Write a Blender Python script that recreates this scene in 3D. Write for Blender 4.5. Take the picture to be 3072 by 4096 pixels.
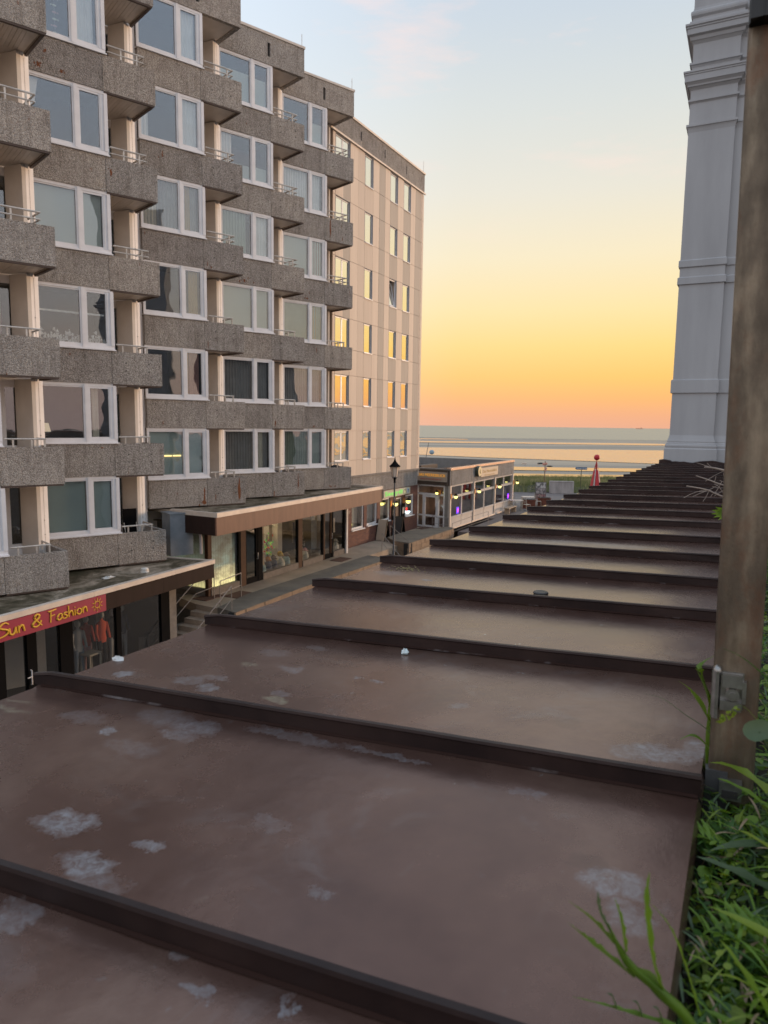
import bpy, math, random
from mathutils import Matrix, Vector, noise
random.seed(7)
R = math.radians
S = bpy.context.scene
for o in list(bpy.data.objects): bpy.data.objects.remove(o)
COL = S.collection

# ------------------------------------------------------------------ camera
PITCH, ROLL = math.atan(349 / 2840.0), 0.0135
cd = bpy.data.cameras.new("camera"); cam = bpy.data.objects.new("camera", cd); COL.objects.link(cam)
cd.sensor_fit = 'VERTICAL'; cd.sensor_height = 36.0; cd.sensor_width = 27.0
cd.lens = 2840 / 4096.0 * 36.0
cd.clip_start = 0.02; cd.clip_end = 60000
f = Vector((0, math.cos(PITCH), -math.sin(PITCH))); u = Vector((0, math.sin(PITCH), math.cos(PITCH))); r = Vector((1, 0, 0))
rr = r * math.cos(ROLL) + u * math.sin(ROLL); uu = u * math.cos(ROLL) - r * math.sin(ROLL)
cam.matrix_world = Matrix(((rr.x, uu.x, -f.x, 0), (rr.y, uu.y, -f.y, 0), (rr.z, uu.z, -f.z, 0), (0, 0, 0, 1)))
S.camera = cam
cd.dof.use_dof = True; cd.dof.focus_distance = 3.2; cd.dof.aperture_fstop = 7.5

# ------------------------------------------------------------------ sky and sun
w = bpy.data.worlds.new("World"); S.world = w; w.use_nodes = True
nt = w.node_tree; nt.nodes.clear()
def N(nt, t, **k):
    n = nt.nodes.new(t)
    for a, b in k.items(): setattr(n, a, b)
    return n
def ramp(nt, stops, fac):
    n = nt.nodes.new('ShaderNodeValToRGB'); cr = n.color_ramp
    while len(cr.elements) > 1: cr.elements.remove(cr.elements[-1])
    for i, (p, c) in enumerate(stops):
        e = cr.elements[0] if i == 0 else cr.elements.new(p)
        e.position = p; e.color = (*c, 1) if len(c) == 3 else c
    nt.links.new(fac, n.inputs[0]); return n.outputs[0]
def math_(nt, op, a, b=None, c=None, clamp=False):
    n = nt.nodes.new('ShaderNodeMath'); n.operation = op; n.use_clamp = clamp
    for i, v in enumerate((a, b, c)):
        if v is None: continue
        if isinstance(v, (int, float)): n.inputs[i].default_value = v
        else: nt.links.new(v, n.inputs[i])
    return n.outputs[0]
def mix(nt, fac, a, b, mode='MIX'):
    n = nt.nodes.new('ShaderNodeMix'); n.data_type = 'RGBA'; n.blend_type = mode
    for s, v in ((0, fac), (6, a), (7, b)):
        if isinstance(v, (int, float)): n.inputs[s].default_value = v
        elif isinstance(v, tuple): n.inputs[s].default_value = (*v, 1) if len(v) == 3 else v
        else: nt.links.new(v, n.inputs[s])
    return n.outputs[2]
GLOW = R(48)
tc = N(nt, 'ShaderNodeTexCoord'); nrm = N(nt, 'ShaderNodeVectorMath', operation='NORMALIZE'); nt.links.new(tc.outputs['Generated'], nrm.inputs[0])
sx = N(nt, 'ShaderNodeSeparateXYZ'); nt.links.new(nrm.outputs[0], sx.inputs[0])
el = math_(nt, 'MULTIPLY', math_(nt, 'ARCSINE', sx.outputs[2]), 2 / math.pi, clamp=True)
hl = math_(nt, 'SQRT', math_(nt, 'MAXIMUM', math_(nt, 'SUBTRACT', 1.0, math_(nt, 'MULTIPLY', sx.outputs[2], sx.outputs[2])), 1e-5))
dt = math_(nt, 'DIVIDE', math_(nt, 'ADD', math_(nt, 'MULTIPLY', sx.outputs[0], math.sin(GLOW)), math_(nt, 'MULTIPLY', sx.outputs[1], math.cos(GLOW))), hl)
glow = ramp(nt, [(0, (0, 0, 0)), (0.35, (.04,) * 3), (0.55, (.12,) * 3), (0.74, (.42,) * 3), (0.87, (.90,) * 3), (1.0, (1,) * 3)], math_(nt, 'MULTIPLY_ADD', dt, .5, .5))
A_ = ramp(nt, [(0.0, (.60, .30, .185)), (.010, (.65, .31, .16)), (.024, (.71, .355, .12)), (.042, (.76, .43, .11)), (.068, (.75, .51, .165)), (.098, (.71, .56, .27)), (.14, (.67, .58, .39)), (.19, (.585, .555, .47)), (.25, (.50, .52, .50)), (.31, (.425, .475, .52)), (.37, (.38, .45, .54)), (.55, (.47, .57, .69)), (1, (.52, .64, .80))], el)
B_ = ramp(nt, [(0.0, (.72, .55, .50)), (.03, (.74, .57, .52)), (.08, (.74, .66, .63)), (.16, (.70, .71, .74)), (.28, (.62, .70, .80)), (.5, (.56, .67, .82)), (1, (.52, .64, .80))], el)
base = mix(nt, glow, B_, A_)
# thin high cirrus wisps
mp = N(nt, 'ShaderNodeMapping'); mp.inputs['Scale'].default_value = (1.6, 1.6, 7.0); mp.inputs['Rotation'].default_value = (0.25, 0.1, 0.3)
nt.links.new(nrm.outputs[0], mp.inputs[0])
cn = N(nt, 'ShaderNodeTexNoise'); cn.inputs['Scale'].default_value = 2.6; cn.inputs['Detail'].default_value = 7; cn.inputs['Roughness'].default_value = .6
nt.links.new(mp.outputs[0], cn.inputs[0])
cfac = ramp(nt, [(0, (0, 0, 0)), (.53, (0, 0, 0)), (.68, (.38,) * 3), (1, (.6,) * 3)], cn.outputs[0])
hi = ramp(nt, [(0, (0, 0, 0)), (.14, (0, 0, 0)), (.24, (1,) * 3), (.5, (1,) * 3), (.8, (.3,) * 3)], el)
cm = N(nt, 'ShaderNodeMix', data_type='RGBA', blend_type='MULTIPLY'); cm.inputs[0].default_value = 1; nt.links.new(cfac, cm.inputs[6]); nt.links.new(hi, cm.inputs[7])
skycol = mix(nt, cm.outputs[2], base, (.78, .56, .50))
bg = N(nt, 'ShaderNodeBackground'); bg.inputs[1].default_value = 1.0; nt.links.new(skycol, bg.inputs[0])
wo = N(nt, 'ShaderNodeOutputWorld'); nt.links.new(bg.outputs[0], wo.inputs[0])

ld = bpy.data.lights.new("sun", 'SUN'); ld.energy = 1.35; ld.angle = R(8); ld.color = (1.0, .66, .43)
sun = bpy.data.objects.new("sun", ld); COL.objects.link(sun)
sd = Vector((math.sin(R(65)) * math.cos(R(5)), math.cos(R(65)) * math.cos(R(5)), math.sin(R(5))))
sun.rotation_euler = sd.to_track_quat('Z', 'Y').to_euler(); sun.location = (40, 40, 30)
S.view_settings.view_transform = 'Standard'; S.view_settings.look = 'None'; S.view_settings.exposure = 0.53; S.view_settings.gamma = 1
S.render.engine = 'CYCLES'
S.cycles.max_bounces = 6; S.cycles.diffuse_bounces = 3; S.cycles.glossy_bounces = 3; S.cycles.transparent_max_bounces = 12; S.cycles.transmission_bounces = 4
S.cycles.caustics_reflective = False; S.cycles.caustics_refractive = False

# ------------------------------------------------------------------ materials
MATS = {}
def mat(name, col=(.5, .5, .5), rough=.6, metal=0.0, spec=.5, emit=None, es=1.0):
    if name in MATS: return MATS[name]
    m = bpy.data.materials.new(name); m.use_nodes = True; b = m.node_tree.nodes['Principled BSDF']
    b.inputs['Base Color'].default_value = (*col, 1); b.inputs['Roughness'].default_value = rough
    b.inputs['Metallic'].default_value = metal; b.inputs['Specular IOR Level'].default_value = spec
    if emit: b.inputs['Emission Color'].default_value = (*emit, 1); b.inputs['Emission Strength'].default_value = es
    MATS[name] = m; return m
def bsdf(m): return m.node_tree.nodes['Principled BSDF']
def coords(nt, kind='Object', scale=(1, 1, 1), rnd=False):
    t = N(nt, 'ShaderNodeTexCoord'); mp = N(nt, 'ShaderNodeMapping'); mp.inputs['Scale'].default_value = scale
    nt.links.new(t.outputs[kind], mp.inputs[0])
    if rnd:
        oi = N(nt, 'ShaderNodeObjectInfo'); cb = N(nt, 'ShaderNodeCombineXYZ')
        for i in range(3): nt.links.new(math_(nt, 'MULTIPLY', oi.outputs['Random'], 37.0 + 11 * i), cb.inputs[i])
        nt.links.new(cb.outputs[0], mp.inputs['Location'])
    return mp.outputs[0]
def noise_(nt, vec, scale, detail=4, rough=.6, dist=0):
    n = N(nt, 'ShaderNodeTexNoise'); n.inputs['Scale'].default_value = scale; n.inputs['Detail'].default_value = detail
    n.inputs['Roughness'].default_value = rough; n.inputs['Distortion'].default_value = dist
    nt.links.new(vec, n.inputs['Vector']); return n.outputs[0]
def bump(nt, h, strength, dist, b):
    n = N(nt, 'ShaderNodeBump'); n.inputs['Strength'].default_value = strength; n.inputs['Distance'].default_value = dist
    nt.links.new(h, n.inputs['Height']); nt.links.new(n.outputs[0], b.inputs['Normal'])
def rough_mat(name, c1, c2, scale=8, rough=.7, bs=.3, bd=.01, vec=(1, 1, 1), detail=5, rnd=True, metal=0, spec=.4, lo=.35, hi=.65):
    """a surface whose colour wanders between c1 and c2, with fine relief"""
    if name in MATS: return MATS[name]
    m = mat(name, c1, rough, metal, spec); nt = m.node_tree; b = bsdf(m)
    v = coords(nt, 'Object', vec, rnd); n = noise_(nt, v, scale, detail)
    nt.links.new(ramp(nt, [(lo, c1), (hi, c2)], n), b.inputs['Base Color'])
    if bs: bump(nt, noise_(nt, v, scale * 4, 3), bs, bd, b)
    return m

def concrete():
    m = mat('exposed_aggregate_concrete', (.3, .27, .25), .88, 0, .2); nt = m.node_tree; b = bsdf(m)
    v = coords(nt, 'Object', (1, 1, 1), True)
    vo = N(nt, 'ShaderNodeTexVoronoi'); vo.inputs['Scale'].default_value = 36; vo.inputs['Randomness'].default_value = 1
    wob = noise_(nt, v, 12, 3)
    vm = N(nt, 'ShaderNodeVectorMath', operation='MULTIPLY_ADD'); cbx = N(nt, 'ShaderNodeCombineXYZ')
    for i in range(3): nt.links.new(wob, cbx.inputs[i])
    nt.links.new(cbx.outputs[0], vm.inputs[0]); vm.inputs[1].default_value = (.06, .06, .06); nt.links.new(v, vm.inputs[2])
    nt.links.new(vm.outputs[0], vo.inputs['Vector'])
    bw = N(nt, 'ShaderNodeRGBToBW'); nt.links.new(vo.outputs['Color'], bw.inputs[0])
    peb = ramp(nt, [(.15, (.29, .272, .255)), (.45, (.40, .378, .355)), (.7, (.465, .443, .417)), (1, (.57, .545, .515))], bw.outputs[0])
    pit = ramp(nt, [(0, (1, 1, 1)), (.5, (.92, .92, .92)), (.8, (.5, .47, .44))], vo.outputs['Distance'])
    c = mix(nt, .55, peb, pit, 'MULTIPLY')
    fine = ramp(nt, [(.3, (.80, .79, .78)), (.7, (1.12, 1.11, 1.10))], noise_(nt, v, 22, 4, .8))
    c = mix(nt, .9, c, fine, 'MULTIPLY')
    big = ramp(nt, [(.3, (.72, .70, .69)), (.55, (1, 1, 1)), (.8, (1.1, 1.06, 1.0))], noise_(nt, v, 1.1, 5, .7))
    c = mix(nt, .8, c, big, 'MULTIPLY')
    run = ramp(nt, [(.35, (.66, .64, .62)), (.5, (1, 1, 1)), (.7, (1.10, 1.09, 1.08))], noise_(nt, coords(nt, 'Object', (5, 5, .5), True), 1.6, 5, .7))
    c = mix(nt, .65, c, run, 'MULTIPLY')
    oi = N(nt, 'ShaderNodeObjectInfo')
    tone = ramp(nt, [(0, (.86, .85, .86)), (.5, (1, 1, 1)), (1, (1.12, 1.08, 1.04))], oi.outputs['Random'])
    c = mix(nt, 1.0, c, tone, 'MULTIPLY')
    # rust runs: sparse blobs drawn out downwards
    v2 = coords(nt, 'Object', (2.6, 2.6, 1.1), True)
    rn = noise_(nt, v2, 1.7, 6, .75, .4)
    rf = ramp(nt, [(0, (0, 0, 0)), (.66, (0, 0, 0)), (.70, (.85,) * 3)], rn)
    c = mix(nt, rf, c, (.20, .075, .03))
    nt.links.new(c, b.inputs['Base Color'])
    hgt = math_(nt, 'ADD', math_(nt, 'MULTIPLY', vo.outputs['Distance'], -1.0), math_(nt, 'MULTIPLY', noise_(nt, v, 40, 2), .8))
    bump(nt, hgt, .9, .03, b)
    return m
CONC = concrete()
WHITE = rough_mat('white_window_plastic', (.78, .77, .78), (.70, .69, .70), 3, .38, .02, .002, spec=.5)
PINKWALL = rough_mat('pale_painted_wall', (.86, .83, .81), (.78, .75, .73), 2, .8, .05, .004)
BEIGEWALL = rough_mat('taupe_cladding_board', (.58, .55, .52), (.51, .48, .45), 1.5, .7, .05, .003)
SOFFIT = rough_mat('soffit_board', (.62, .56, .51), (.52, .47, .42), 1.4, .5, .05, .002, spec=.5)
DARKGAP = mat('dark_joint', (.03, .027, .025), .9)
RAIL = rough_mat('weathered_railing_steel', (.62, .58, .53), (.42, .38, .34), 6, .45, .1, .002, metal=.35)
CLAD = rough_mat('beige_facade_panel', (.66, .55, .45), (.61, .50, .41), 1.0, .6, .04, .002, vec=(5, 5, .35))
CLAD_M = rough_mat('sand_facade_panel', (.58, .48, .40), (.54, .45, .37), 1.0, .6, .04, .002, vec=(5, 5, .35))
CLAD_D = rough_mat('grey_beige_facade_panel', (.42, .37, .32), (.38, .33, .285), 1.0, .6, .04, .002, vec=(5, 5, .35))
CAPM = rough_mat('aluminium_roof_edge', (.66, .58, .50), (.55, .48, .42), 3, .5, .05, .002, metal=.15)
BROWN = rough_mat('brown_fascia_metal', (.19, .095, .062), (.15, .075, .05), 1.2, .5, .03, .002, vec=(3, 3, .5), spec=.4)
BROWN_D = rough_mat('dark_shaded_fascia_metal', (.034, .020, .017), (.026, .016, .013), 1.2, .6, .03, .002, vec=(3, 3, .5), spec=.12)
BLACK = mat('black_shop_frame', (.006, .006, .007), .8, 0, .08)
BFRAME = rough_mat('brown_shop_frame', (.075, .036, .02), (.055, .026, .015), 4, .6, .05, .002, spec=.2)
ROOFFELT = None
def feltmat():
    m = mat('mossy_roof_felt', (.12, .11, .09), .85, 0, .12); nt = m.node_tree; b = bsdf(m)
    v = coords(nt, 'Object'); a = noise_(nt, v, .7, 8, .75, .6); c = noise_(nt, v, 9, 4, .7)
    col = ramp(nt, [(.36, (.040, .038, .022)), (.46, (.095, .078, .052)), (.54, (.21, .175, .13)), (.64, (.42, .35, .28))], a)
    col = mix(nt, .6, col, ramp(nt, [(.3, (.6,) * 3), (.7, (1.2,) * 3)], c), 'MULTIPLY')
    nt.links.new(col, b.inputs['Base Color']); bump(nt, c, .4, .02, b)
    nt.links.new(ramp(nt, [(.3, (.7,) * 3), (.6, (.95,) * 3)], a), b.inputs['Roughness'])
    return m
FELT = feltmat()
def glassmat(name, fac_lo, fac_hi, tint=(.92, .93, .92), gl=(1, 1, 1), rough=.0, wavy=.0):
    m = bpy.data.materials.new(name); m.use_nodes = True; nt = m.node_tree; nt.nodes.clear()
    tr = N(nt, 'ShaderNodeBsdfTransparent'); tr.inputs[0].default_value = (*tint, 1)
    g = N(nt, 'ShaderNodeBsdfGlossy'); g.inputs['Roughness'].default_value = rough; g.inputs['Color'].default_value = (*gl, 1)
    lw = N(nt, 'ShaderNodeLayerWeight'); lw.inputs[0].default_value = .35
    fc = math_(nt, 'MULTIPLY_ADD', lw.outputs['Facing'], fac_hi - fac_lo, fac_lo, clamp=True)
    if wavy:
        v = coords(nt, 'Object', (1, 1, 1), True); bn = N(nt, 'ShaderNodeBump'); bn.inputs['Strength'].default_value = wavy; bn.inputs['Distance'].default_value = .02
        nt.links.new(noise_(nt, v, 1.3, 1), bn.inputs['Height']); nt.links.new(bn.outputs[0], g.inputs['Normal'])
    mx = N(nt, 'ShaderNodeMixShader'); nt.links.new(fc, mx.inputs[0]); nt.links.new(tr.outputs[0], mx.inputs[1]); nt.links.new(g.outputs[0], mx.inputs[2])
    out = N(nt, 'ShaderNodeOutputMaterial'); nt.links.new(mx.outputs[0], out.inputs[0]); MATS[name] = m; return m
GLASS = glassmat('window_glass', .10, .50, gl=(.84, .88, .96), wavy=.25)
GLASS_C = glassmat('sun_coated_glass', .85, 1.0, (.5, .5, .5), (1, .96, .86), .02, wavy=.3)
GLASS_S = glassmat('shop_glass', .04, .32, wavy=.12)
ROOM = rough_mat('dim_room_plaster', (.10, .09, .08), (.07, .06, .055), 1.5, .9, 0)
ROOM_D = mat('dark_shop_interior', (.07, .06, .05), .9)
CURT = {
 'white': rough_mat('white_net_curtain', (.86, .87, .86), (.74, .75, .74), 2, .9, 0),
 'cream': rough_mat('cream_curtain', (.78, .72, .60), (.66, .60, .49), 2, .9, 0),
 'green': rough_mat('green_curtain', (.30, .38, .30), (.24, .31, .25), 2, .9, 0),
 'grey': rough_mat('grey_curtain', (.36, .35, .34), (.29, .28, .27), 2, .9, 0),
 'blind': rough_mat('pale_green_roller_blind', (.52, .58, .52), (.47, .53, .48), .6, .85, 0),
 'teal': rough_mat('blue_green_roller_blind', (.45, .56, .54), (.40, .50, .49), .6, .85, 0),
 'yellow': rough_mat('ochre_curtain', (.50, .33, .12), (.40, .25, .09), 2, .9, 0),
 'rose': rough_mat('rose_curtain', (.40, .22, .19), (.30, .16, .14), 2, .9, 0),
}

# ------------------------------------------------------------------ mesh helpers
class MB:
    def __init__(s): s.v = []; s.f = []; s.m = []; s.sm = []; s.ch = []
    def add(s, vs, fs, m=0, smooth=False):
        k = len(s.v); s.ch.append((k, len(s.f))); s.v += [tuple(p) for p in vs]
        for q in fs: s.f.append(tuple(k + i for i in q)); s.m.append(m); s.sm.append(smooth)
    def box(s, x0, x1, y0, y1, z0, z1, m=0):
        s.add([(x0, y0, z0), (x1, y0, z0), (x1, y1, z0), (x0, y1, z0), (x0, y0, z1), (x1, y0, z1), (x1, y1, z1), (x0, y1, z1)],
              [(0, 3, 2, 1), (4, 5, 6, 7), (0, 1, 5, 4), (1, 2, 6, 5), (2, 3, 7, 6), (3, 0, 4, 7)], m)
    def prism(s, poly, z0, z1, m=0):
        n = len(poly); s.add([(p[0], p[1], z0) for p in poly] + [(p[0], p[1], z1) for p in poly],
              [tuple(range(n))[::-1], tuple(range(n, 2 * n))] + [(i, (i + 1) % n, n + (i + 1) % n, n + i) for i in range(n)], m)
    def slab(s, p, q, th, z0, z1, m=0, side=1):
        """vertical board from p to q (plan), thickness th to the left of p->q"""
        dx, dy = q[0] - p[0], q[1] - p[1]; l = math.hypot(dx, dy); nx, ny = -dy / l * th * side, dx / l * th * side
        s.prism([p, q, (q[0] + nx, q[1] + ny), (p[0] + nx, p[1] + ny)], z0, z1, m)
    def tube(s, pts, rad, n=6, m=0, cap=True, smooth=True):
        pts = [Vector(p) for p in pts]; rs = rad if isinstance(rad, (list, tuple)) else [rad] * len(pts)
        ref = Vector((0, 0, 1)); ring = []
        for i, p in enumerate(pts):
            t = (pts[min(i + 1, len(pts) - 1)] - pts[max(i - 1, 0)]).normalized()
            a = t.cross(ref)
            if a.length < .15: a = t.cross(Vector((1, 0, 0)))
            a.normalize(); b = a.cross(t)
            ring += [p + (a * math.cos(2 * math.pi * k / n) + b * math.sin(2 * math.pi * k / n)) * rs[i] for k in range(n)]
        fs = [(i * n + k, i * n + (k + 1) % n, (i + 1) * n + (k + 1) % n, (i + 1) * n + k) for i in range(len(pts) - 1) for k in range(n)]
        s.add(ring, fs, m, smooth)
        if cap and n > 2: s.add(ring[:n], [tuple(range(n))[::-1]], m); s.add(ring[-n:], [tuple(range(n))], m)
    def lathe(s, prof, c=(0, 0, 0), n=16, m=0, smooth=True):
        k = len(prof); vs = [(c[0] + r_ * math.cos(2 * math.pi * j / n), c[1] + r_ * math.sin(2 * math.pi * j / n), c[2] + z) for r_, z in prof for j in range(n)]
        s.add(vs, [(i * n + j, i * n + (j + 1) % n, (i + 1) * n + (j + 1) % n, (i + 1) * n + j) for i in range(k - 1) for j in range(n)], m, smooth)
    def ball(s, c, rx, ry=None, rz=None, n=12, k=8, m=0):
        ry = ry or rx; rz = rz or rx
        vs = [(c[0] + rx * math.sin(math.pi * i / k) * math.cos(2 * math.pi * j / n), c[1] + ry * math.sin(math.pi * i / k) * math.sin(2 * math.pi * j / n), c[2] + rz * math.cos(math.pi * i / k)) for i in range(k + 1) for j in range(n)]
        s.add(vs, [(i * n + j, (i + 1) * n + j, (i + 1) * n + (j + 1) % n, i * n + (j + 1) % n) for i in range(k) for j in range(n)], m, True)
    def mesh(s, name, mats):
        me = bpy.data.meshes.new(name); me.from_pydata(s.v, [], s.f)
        for m in (mats if isinstance(mats, (list, tuple)) else [mats]): me.materials.append(m)
        me.polygons.foreach_set('material_index', s.m); me.polygons.foreach_set('use_smooth', s.sm); me.update(); return me
WM = {}
def put(name, me, parent=None, world=None, kind=None, label=None, cat=None, group=None):
    o = bpy.data.objects.new(name, me); COL.objects.link(o)
    if world is None: world = WM[parent.name] if parent else Matrix.Identity(4)
    WM[o.name] = world.copy()
    if parent: o.parent = parent; o.matrix_basis = WM[parent.name].inverted() @ world
    else: o.matrix_basis = world
    for k, v in (('kind', kind), ('label', label), ('category', cat), ('group', group)):
        if v: o[k] = v
    return o
def pieces(name, mb, mats, parent, world, per=1):
    """every solid that was added to mb becomes a part of its own"""
    starts = mb.ch[::per] + [(len(mb.v), len(mb.f))]
    for (v0, f0), (v1, f1) in zip(starts[:-1], starts[1:]):
        q = MB(); q.v = mb.v[v0:v1]; q.f = [tuple(i - v0 for i in f_) for f_ in mb.f[f0:f1]]; q.m = mb.m[f0:f1]; q.sm = mb.sm[f0:f1]
        put(name, q.mesh(name, mats), parent, world)
def thing(name, label, cat, world=None, group=None): return put(name, None, None, world or Matrix.Identity(4), None, label, cat, group)
def frame(p, az, z=0.0):
    """X runs along compass azimuth az (degrees from +Y towards +X), Y to its left, Z up"""
    return Matrix.Translation((p[0], p[1], z)) @ Matrix.Rotation(R(90 - az), 4, 'Z')
def T(x=0, y=0, z=0): return Matrix.Translation((x, y, z))
def hexa(x0, x1, z0, z1, y=0):  # a front-facing rectangle (normal -Y)
    return [(x0, y, z0), (x1, y, z0), (x1, y, z1), (x0, y, z1)]

# ================================================================== THE STAGGERED APARTMENT BUILDING
W1, W2 = 2.13, 3.66           # end of the window panel, end of the balcony
FH, PH = 2.75, 0.97           # storey height, parapet height
def wavy(x0, x1, z0, z1, y, amp=.03, per=.13, n=None, seed=0, gather=0):
    """a hanging curtain with folds"""
    rg = random.Random(seed); mb = MB(); n = n or max(6, int((x1 - x0) / per * 6)); vs = []
    ph = rg.random() * 6
    for i in range(n + 1):
        t = i / n; x = x0 + (x1 - x0) * t
        yy = y + amp * math.sin(t * (x1 - x0) / per * 2 * math.pi + ph) + amp * .4 * math.sin(t * 17 + ph)
        vs += [(x, yy, z0), (x + gather * (1 - t), yy, z1)]
    mb.add(vs, [(2 * i, 2 * i + 2, 2 * i + 3, 2 * i + 1) for i in range(n)], 0, True); return mb
def window_meshes(wd, ht, mull, thick_r=.26, fr=.075):
    """frame, big pane, small pane for a two-light window in a wd x ht opening"""
    mb = MB(); y0, y1 = .03, .11
    mb.box(0, wd, y0, y1, 0, .09); mb.box(0, wd, y0, y1, ht - .09, ht)
    mb.box(0, fr, y0, y1, .09, ht - .09); mb.box(wd - .10, wd, y0 - .02, y1, .09, ht - .09)
    mb.box(mull, mull + .17, y0, y1, .09, ht - .09); mb.box(mull + .05, mull + .12, y0 - .02, y0, .02, ht - .02)
    xr = wd - .10
    # the opening sash of the narrow light
    mb.box(mull + .17, mull + .215, y0 + .012, y1, .09, ht - .09); mb.box(xr - .13, xr, y0 + .012, y1, .09, ht - .09)
    mb.box(xr - .09, xr - .05, y0 - .004, y0 + .012, .10, ht - .10)
    mb.box(mull + .215, xr - .13, y0 + .012, y1, .09, .15); mb.box(mull + .215, xr - .13, y0 + .012, y1, ht - .15, ht - .09)
    mb.box(fr, mull, y0 + .015, y1, ht - .13, ht - .09); mb.box(fr, mull, y0 + .015, y1, .09, .12)
    return mb, (fr, mull, .12, ht - .13), (mull + .215, xr - .13, .15, ht - .15)
WH = FH - PH
wf, paneA, paneB = window_meshes(2.24, WH - .055, 1.27)
ME = {}
ME['frame'] = wf.mesh('window_frame', WHITE)
def pane_mesh(n, a, m=GLASS, y=.07):
    mb = MB(); mb.box(a[0], a[1], y, y + .012, a[2], a[3]); return mb.mesh(n, m)
ME['paneA'] = pane_mesh('window_pane', paneA); ME['paneB'] = pane_mesh('window_pane', paneB)
mb = MB(); mb.box(-.02, 2.26, -.05, .12, -.055, -.02); mb.box(0, 2.24, .0, .12, -.02, 0); ME['sill'] = mb.mesh('window_sill', WHITE)
mb = MB(); mb.box(.005, W1 - .006, 0, .12, -PH, -.002); ME['spandrel'] = mb.mesh('concrete_panel', CONC)
mb = MB(); mb.box(W1 + .006, W2, 0, .10, -PH, -.002); ME['balcony'] = mb.mesh('balcony_panel', CONC)
mb = MB(); mb.slab((W2 - .001, .101), (3.56, 1.47), .10, -PH, -.003); ME['side'] = mb.mesh('balcony_side_panel', CONC)
mb = MB(); mb.prism([(W1 + .01, .101), (W2 - .101, .101), (3.46, 1.47), (3.40, 1.46), (3.09, 1.99), (W1 + .01, 1.99)], -PH + .04, -PH + .2); ME['slab'] = mb.mesh('balcony_slab', SOFFIT)
mb = MB(); mb.box(0, .094, 0, 1.0, 0, .012); BOARD = mb
mb = MB()
for (a, b) in (((W1 + .004, 0), (W2 - .02, 0)),):
    mb.box(W1 + .02, W2 - .03, .012, .10, -PH - .045, -PH - .002)
mb.slab((W2 - .03, .102), (3.545, 1.45), .07, -PH - .045, -PH - .002); ME['drip'] = mb.mesh('drip_edge', mat('dark_brown_drip_edge', (.075, .05, .04), .6))
# bolt heads on the balcony fronts
mb = MB(); mb.tube([(0, -.006, 0), (0, .01, 0)], .022, 8); ME['bolts'] = mb.mesh('panel_fixing', mat('dark_fixing', (.05, .042, .038), .8))
# railing above the balcony panel (two rails that turn the corner)
mb = MB()
for z, rd in ((.30, .026), (.13, .021)):
    mb.tube([(W1 + .16, .05, z), (W2 - .32, .05, z), (W2 - .40, .90, z)], rd, 6, smooth=False)
for x, y in ((W1 + .55, .05), (W2 - .52, .05), (W2 - .36, .55)): mb.box(x - .022, x + .022, y - .01, y + .03, -.02, .30)
ME['rail'] = mb.mesh('balcony_railing', RAIL)
mb = MB()
mb.tube([(W1 + .16, .05, .20), (W2 - .42, .05, .20), (W2 - .46, .75, .20)], .024, 6, smooth=False)
for x, y in ((W1 + .35, .05), (W2 - .75, .05), (W2 - .44, .05), (W2 - .46, .70)): mb.box(x - .02, x + .02, y - .01, y + .03, -.02, .20)
ME['rail1'] = mb.mesh('balcony_railing', RAIL)
# loggia walls: side of the window bay, door wall, taupe splayed wall, pale end wall
ZB, ZT = -PH + .2, WH + .039
mb = MB()
mb.box(W1 - .02, W1 + .10, .12, 1.99, -PH + .2, WH + .0, 0)
ME['inner'] = mb.mesh('loggia_side_wall', BEIGEWALL)
mb = MB(); mb.slab((3.07, 1.962), (3.37, 1.42), .12, ZB, WH - .004, 0, -1); ME['splay'] = mb.mesh('splayed_wall', BEIGEWALL)
mb = MB(); mb.slab((3.371, 1.418), (3.60, 1.585), .12, -PH, WH, 0, 1); ME['fin'] = mb.mesh('pale_end_wall', PINKWALL)
mb = MB()
mb.box(2.23, 2.42, 1.96, 2.05, ZB, WH); mb.box(2.42, 3.06, 1.96, 2.05, WH - .22, WH); mb.box(2.99, 3.06, 1.96, 2.05, ZB, WH - .22)
mb.box(2.42, 2.99, 1.96, 2.05, ZB, ZB + .75); mb.box(2.42, 2.72, 1.962, 2.04, ZB + .75, WH - .22)
ME['door'] = mb.mesh('balcony_door', WHITE)
mb = MB(); mb.box(2.72, 2.99, 2.0, 2.01, ZB + .75, WH - .22); ME['doorglass'] = mb.mesh('door_glass', GLASS)
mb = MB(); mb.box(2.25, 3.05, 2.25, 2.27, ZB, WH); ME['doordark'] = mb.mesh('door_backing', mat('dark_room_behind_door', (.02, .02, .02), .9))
# the room behind each window: five faces open to the front
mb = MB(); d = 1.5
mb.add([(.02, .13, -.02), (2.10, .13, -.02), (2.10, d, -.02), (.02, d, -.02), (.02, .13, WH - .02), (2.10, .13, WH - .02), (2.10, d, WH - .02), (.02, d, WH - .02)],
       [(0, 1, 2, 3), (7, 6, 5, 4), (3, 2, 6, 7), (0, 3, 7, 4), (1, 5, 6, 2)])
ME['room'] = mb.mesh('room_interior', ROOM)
# cable clipped down the pale wall
mb = MB(); mb.tube([(3.47, 1.478, -.8), (3.47, 1.478, 1.7)], .004, 4); mb.box(3.455, 3.48, 1.46, 1.49, .25, .275); mb.box(3.455, 3.48, 1.46, 1.49, .65, .675)
ME['cable'] = mb.mesh('lightning_cable', mat('grey_cable', (.5, .46, .42), .6))

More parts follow.
